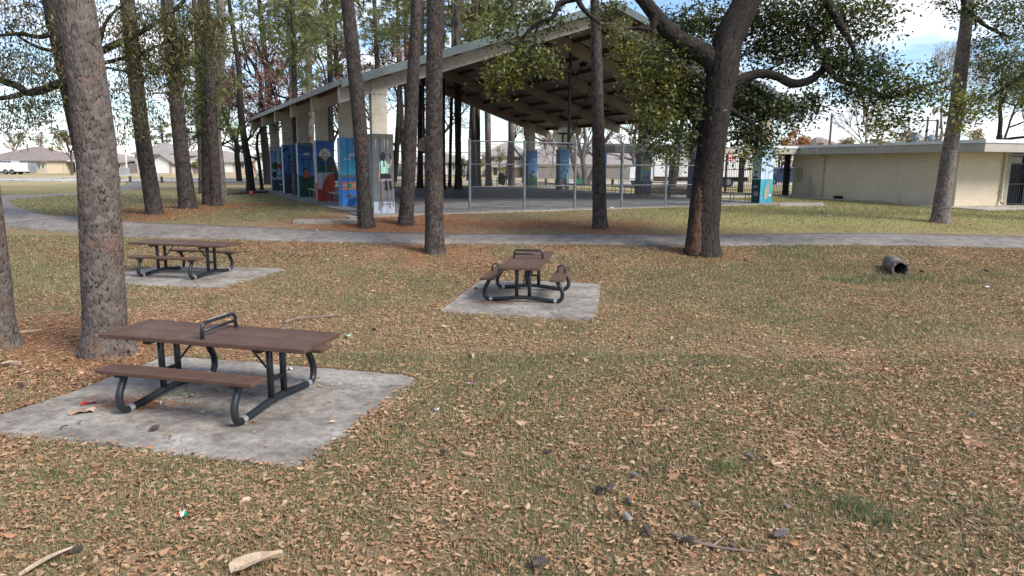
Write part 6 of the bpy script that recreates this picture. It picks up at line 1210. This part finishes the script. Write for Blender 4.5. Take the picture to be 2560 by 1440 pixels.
# culvert pipe
m0=gnd(2250,691)+np.array([0,0,.175]); ax=np.array([.27,.95,.03]); ax/=np.linalg.norm(ax); u=np.cross(ax,[0,0,1.]);u/=np.linalg.norm(u); v_=np.cross(u,ax); n=24; b=MB(); vs_=[]
for s,r_ in ((0,.145),(0,.19),(.35,.19),(.75,.185),(1.05,.185)): 
    for k in range(n): a=k*2*math.pi/n; rr_=r_*(1+(random.uniform(-.03,.03) if s==0 else 0)); vs_.append(m0+ax*(s+(random.uniform(-.015,.015) if s==0 else 0))+u*rr_*math.cos(a)+v_*rr_*math.sin(a))
for k in range(n): a=k*2*math.pi/n; vs_.append(m0+ax*.9+u*.14*math.cos(a)+v_*.14*math.sin(a))
fs=[(i*n+k,i*n+(k+1)%n,(i+1)*n+(k+1)%n,(i+1)*n+k) for i in range(4) for k in range(n)]+[((k+1)%n,k,5*n+k,5*n+(k+1)%n) for k in range(n)]+[tuple(5*n+k for k in range(n))]
b.add(vs_,fs); tag(b.build('culvert_pipe',conc('culvert_concrete',(.10,.085,.07),(.18,.16,.14),(.28,.255,.23),3.),smooth=False),'short open concrete culvert pipe lying in the leaves on the right','pipe')
# sticks
def stick(label,px,r0,r1,mat=M['stick'],side=(),up=0.,nm='fallen_stick'):
    P=[]; 
    for i,(x,y) in enumerate(px): g_=gnd(x,y); P.append(g_+np.array([0,0,.025+r0+up*i]))
    b=MB(); b.tube(bez(P,4),list(np.linspace(r0,r1,(len(P)-1)*4+1)),7,jit=.12)
    for i,(x,y),z in side: e_=gnd(x,y)+np.array([0,0,z]); b.tube([P[i],(P[i]+e_)/2+np.array([.02,.01,.01]),e_],[r1*1.3,r1,r1*.5],6)
    return tag(b.build(nm,mat),label,'stick')
stick('long crooked stick in the leaves beyond the near picnic table',[(712,812),(745,802),(790,799),(820,797),(848,791)],.02,.012,side=((3,(851,786),.06),))
stick('pale broken limb beside the left edge pine',[(40,843),(62,838),(85,836),(103,833)],.03,.014,M['barkpiece'])
stick('forked stick among pine cones in the right foreground',[(1678,1345),(1720,1362),(1780,1378),(1830,1386),(1885,1392)],.014,.006,side=((2,(1812,1350),.03),(1,(1735,1352),.04)))
stick('leafless twig branch at the front edge of the pad with hoop benches',[(1450,832),(1420,812),(1400,794),(1385,772)],.008,.004,side=((1,(1440,790),.05),(2,(1412,768),.1),(2,(1380,758),.12),(1,(1490,838),.02)),up=.03)
stick('small dead stick on the path side near the left lawn row',[(595,548),(610,550),(625,553),(640,552)],.02,.01,side=((1,(604,541),.05),))
stick('dark curled wire on the big pad',[(152,1079),(158,1073),(172,1070)],.006,.005,M['rubber'],nm='bent_wire'); 
def curl(label,cat,nm,px,py,L,W_,rz,mat,z=0.,bend=.35,taper=.6):
    g_=gnd(px,py) if z is None else atz(px,py,z); z0=(g_[2]+.02) if z is None else z+.004; b=MB(); n=7; vs_=[]
    for i in range(n):
        t_=i/(n-1); w_=W_*(taper+(1-taper)*math.sin(math.pi*min(1,t_*1.1+.15)))*(1+random.uniform(-.12,.12))/2
        for k,s in enumerate((-1,-.35,.35,1)): vs_.append((L*(t_-.5),s*w_,bend*W_*(abs(s)**2)*.5+.02*math.sin(3*t_)+.002))
    vs2=[(a,c,e-.004) for a,c,e in vs_]; m=len(vs_); f=[(i*4+k,(i+1)*4+k,(i+1)*4+k+1,i*4+k+1) for i in range(n-1) for k in range(3)]
    b.add(vs_+vs2,[q[::-1] for q in f]+[tuple(m+j for j in q) for q in f]); return tag(b.build(nm,mat,None,(g_[0],g_[1],z0),rz),label,cat)
curl('big pale curled bark piece at the bottom edge of the photo','bark','bark_piece',645,1420,.34,.16,.62,M['barkpiece'],None,.5,.3)
curl('narrow tan bark strip near the bottom left corner','bark','bark_piece',122,1412,.36,.06,1.15,M['barkpiece'],None,.4)
curl('large curled dry leaf on needles near the left edge','leaf','dry_leaf',28,920,.22,.12,.4,M['barkpiece'],None,.8,.3)
wr=lambda n,c:noisy(n,c,tuple(min(1,x*1.15) for x in c),30,.5,0,60,.1)
def scrap(label,cat,px,py,L,W_,rz,cols,z=None,nm='litter_scrap',th=.006,crump=.012):
    g_=gnd(px,py) if z is None else atz(px,py,z); z0=(g_[2]+.035) if z is None else z+.003; b=MB(); n=len(cols)*2; vs_=[]
    for i in range(n+1):
        for s in (-1,0,1): vs_.append((L*(i/n-.5)+random.uniform(-.1,.1)*W_,s*W_/2*random.uniform(.75,1.1),abs(random.gauss(0,crump))+th))
    for i in range(n):
        for k in range(2): b.add([vs_[i*3+k],vs_[(i+1)*3+k],vs_[(i+1)*3+k+1],vs_[i*3+k+1]],[(0,1,2,3)],0,cols[i//2])
    for i in range(n):
        for k in range(2): b.add([(q[0],q[1],q[2]-th) for q in (vs_[i*3+k],vs_[(i+1)*3+k],vs_[(i+1)*3+k+1],vs_[i*3+k+1])],[(3,2,1,0)],0,cols[i//2])
    return tag(b.build(nm,M['signpaint'],None,(g_[0],g_[1],z0),rz),label,cat)
Wh=(.72,.72,.72);Rd=(.55,.03,.02);Gn=(.02,.28,.16)
scrap('crumpled red, white and green wrapper in the leaves, lower left','wrapper',457,1302,.075,.06,.3,[Rd,Wh,Gn],crump=.02)
scrap('torn tan cardboard scraps on the big pad','cardboard',205,1032,.24,.12,.5,[(.42,.29,.2),(.35,.2,.14),(.5,.38,.27)],0.)
scrap('flat red wrapper on the big pad','wrapper',222,1011,.15,.05,.4,[Rd,(.4,.05,.04),(.22,.05,.04)],0.)
scrap('small white scrap on the big pad beside the front bench leg','scrap',398,1011,.05,.035,.1,[Wh],0.,th=.02)
scrap('pale printed card at the back of the big pad','card',722,925,.10,.07,.3,[(.6,.62,.7),(.3,.35,.55),Wh],0.)
scrap('white paper on the grass right of the concrete slab','paper',2070,541,.26,.14,.2,[Wh,(.6,.6,.6)],None); scrap('white paper on the grass below the teal corner pillar','paper',1931,532,.2,.12,.1,[(.62,.64,.66)],None)
scrap('small blue and white wrapper in the leaves, middle of the lawn','wrapper',1176,967,.06,.045,.6,[Wh,(.1,.2,.45),(.5,.1,.08)],None); scrap('tiny blue scrap at the front right of the big pad','scrap',1092,1034,.05,.04,.9,[(.35,.5,.65),Wh],None); scrap('white scrap in the leaves near the right edge','scrap',2465,722,.14,.1,.3,[(.6,.62,.64)],None)
scrap('pale green scrap in the grass beyond the near table','scrap',870,847,.09,.07,.3,[(.3,.5,.38)],None); scrap('white scrap on the court kerb left of the slim pine','scrap',1425,524,.12,.08,.3,[Wh],None); scrap('white crumpled cup on the court kerb right of the slim pine','scrap',1527,522,.2,.1,.1,[Wh],None,crump=.03)
# pine cones
def cone_mesh(mat):
    b=MB(); k=70
    b.tube([(0,0,z) for z in (-.045,-.03,0,.03,.045)],[.006,.018,.022,.016,.005],8)
    for i in range(k):
        t_=i/k; z=-.045+.09*t_; r=.030*math.sin(math.pi*(.12+.80*t_))**.7; a=i*2.39996; w_=.013*(1-.4*t_); c_,s=math.cos(a),math.sin(a)
        P=[(r*.4,-w_*.5,z-.003),(r*.4,w_*.5,z-.003),(r*1.12,w_*.8,z+.008),(r*1.25,0,z+.011),(r*1.12,-w_*.8,z+.008)]; Q=[(x,y,q-.004) for x,y,q in P]
        R2=lambda p:(p[0]*c_-p[1]*s,p[0]*s+p[1]*c_,p[2]); b.hull([R2(p) for p in Q],[R2(p) for p in P])
    return b
first={}
for px,py,g_,sc_,pad in ((1497,1239,0,1.15,0),(1524,1233,0,1.15,0),(1572,1266,0,.9,0),(1568,1308,1,1.,0),(1617,1342,0,1.,0),(1723,1364,0,1.05,0),(1950,1350,1,1.2,0),(1347,1424,0,1.3,0),(1365,1141,0,.9,0),(1658,1036,0,.8,0),(1743,921,0,.9,0),(1353,968,0,.8,0),(192,1391,0,1.,0),(1583,1198,1,.9,0),(1830,1380,0,.7,0),(1875,1152,1,.9,0),(2430,1047,1,.8,0),(1967,1277,1,.7,0),(1740,1274,1,.8,0),(935,830,0,.9,0),(55,971,0,1.1,0),(387,1077,0,1.15,1),(1190,723,0,1.,1),(1144,711,0,1.,0),(2305,683,0,1.3,0),(1863,655,0,1.2,0),(1110,1137,0,.7,0),(850,868,1,.8,0),(2465,682,0,1.2,0)):
    if g_ not in first:
        o=cone_mesh(0).build('pine_cone',M['cone_grey'] if g_ else M['cone']); first[g_]=o
    else: o=first[g_].copy(); COL.objects.link(o)
    p=atz(px,py,0.) if pad else gnd(px,py); o.location=(p[0],p[1],p[2]+.028*sc_+(.0 if pad else .022)); sc_*=.7; o.scale=(sc_,sc_,sc_*1.25); o.rotation_euler=(random.uniform(1.1,1.9),random.uniform(-.3,.3),random.uniform(0,6.28))
    if (px,py)==(387,1077): tag(o,'dark open pine cone on the front of the big pad','pine cone','fallen pine cones')
    elif (px,py)==(1190,723): tag(o,'dark pine cone on the pad of the table with bench hoops','pine cone','fallen pine cones')
    else: tag(o,'weathered grey pine cone lying in the grass and leaves' if g_ else 'dark brown pine cone lying in the grass and leaves','pine cone','fallen pine cones')
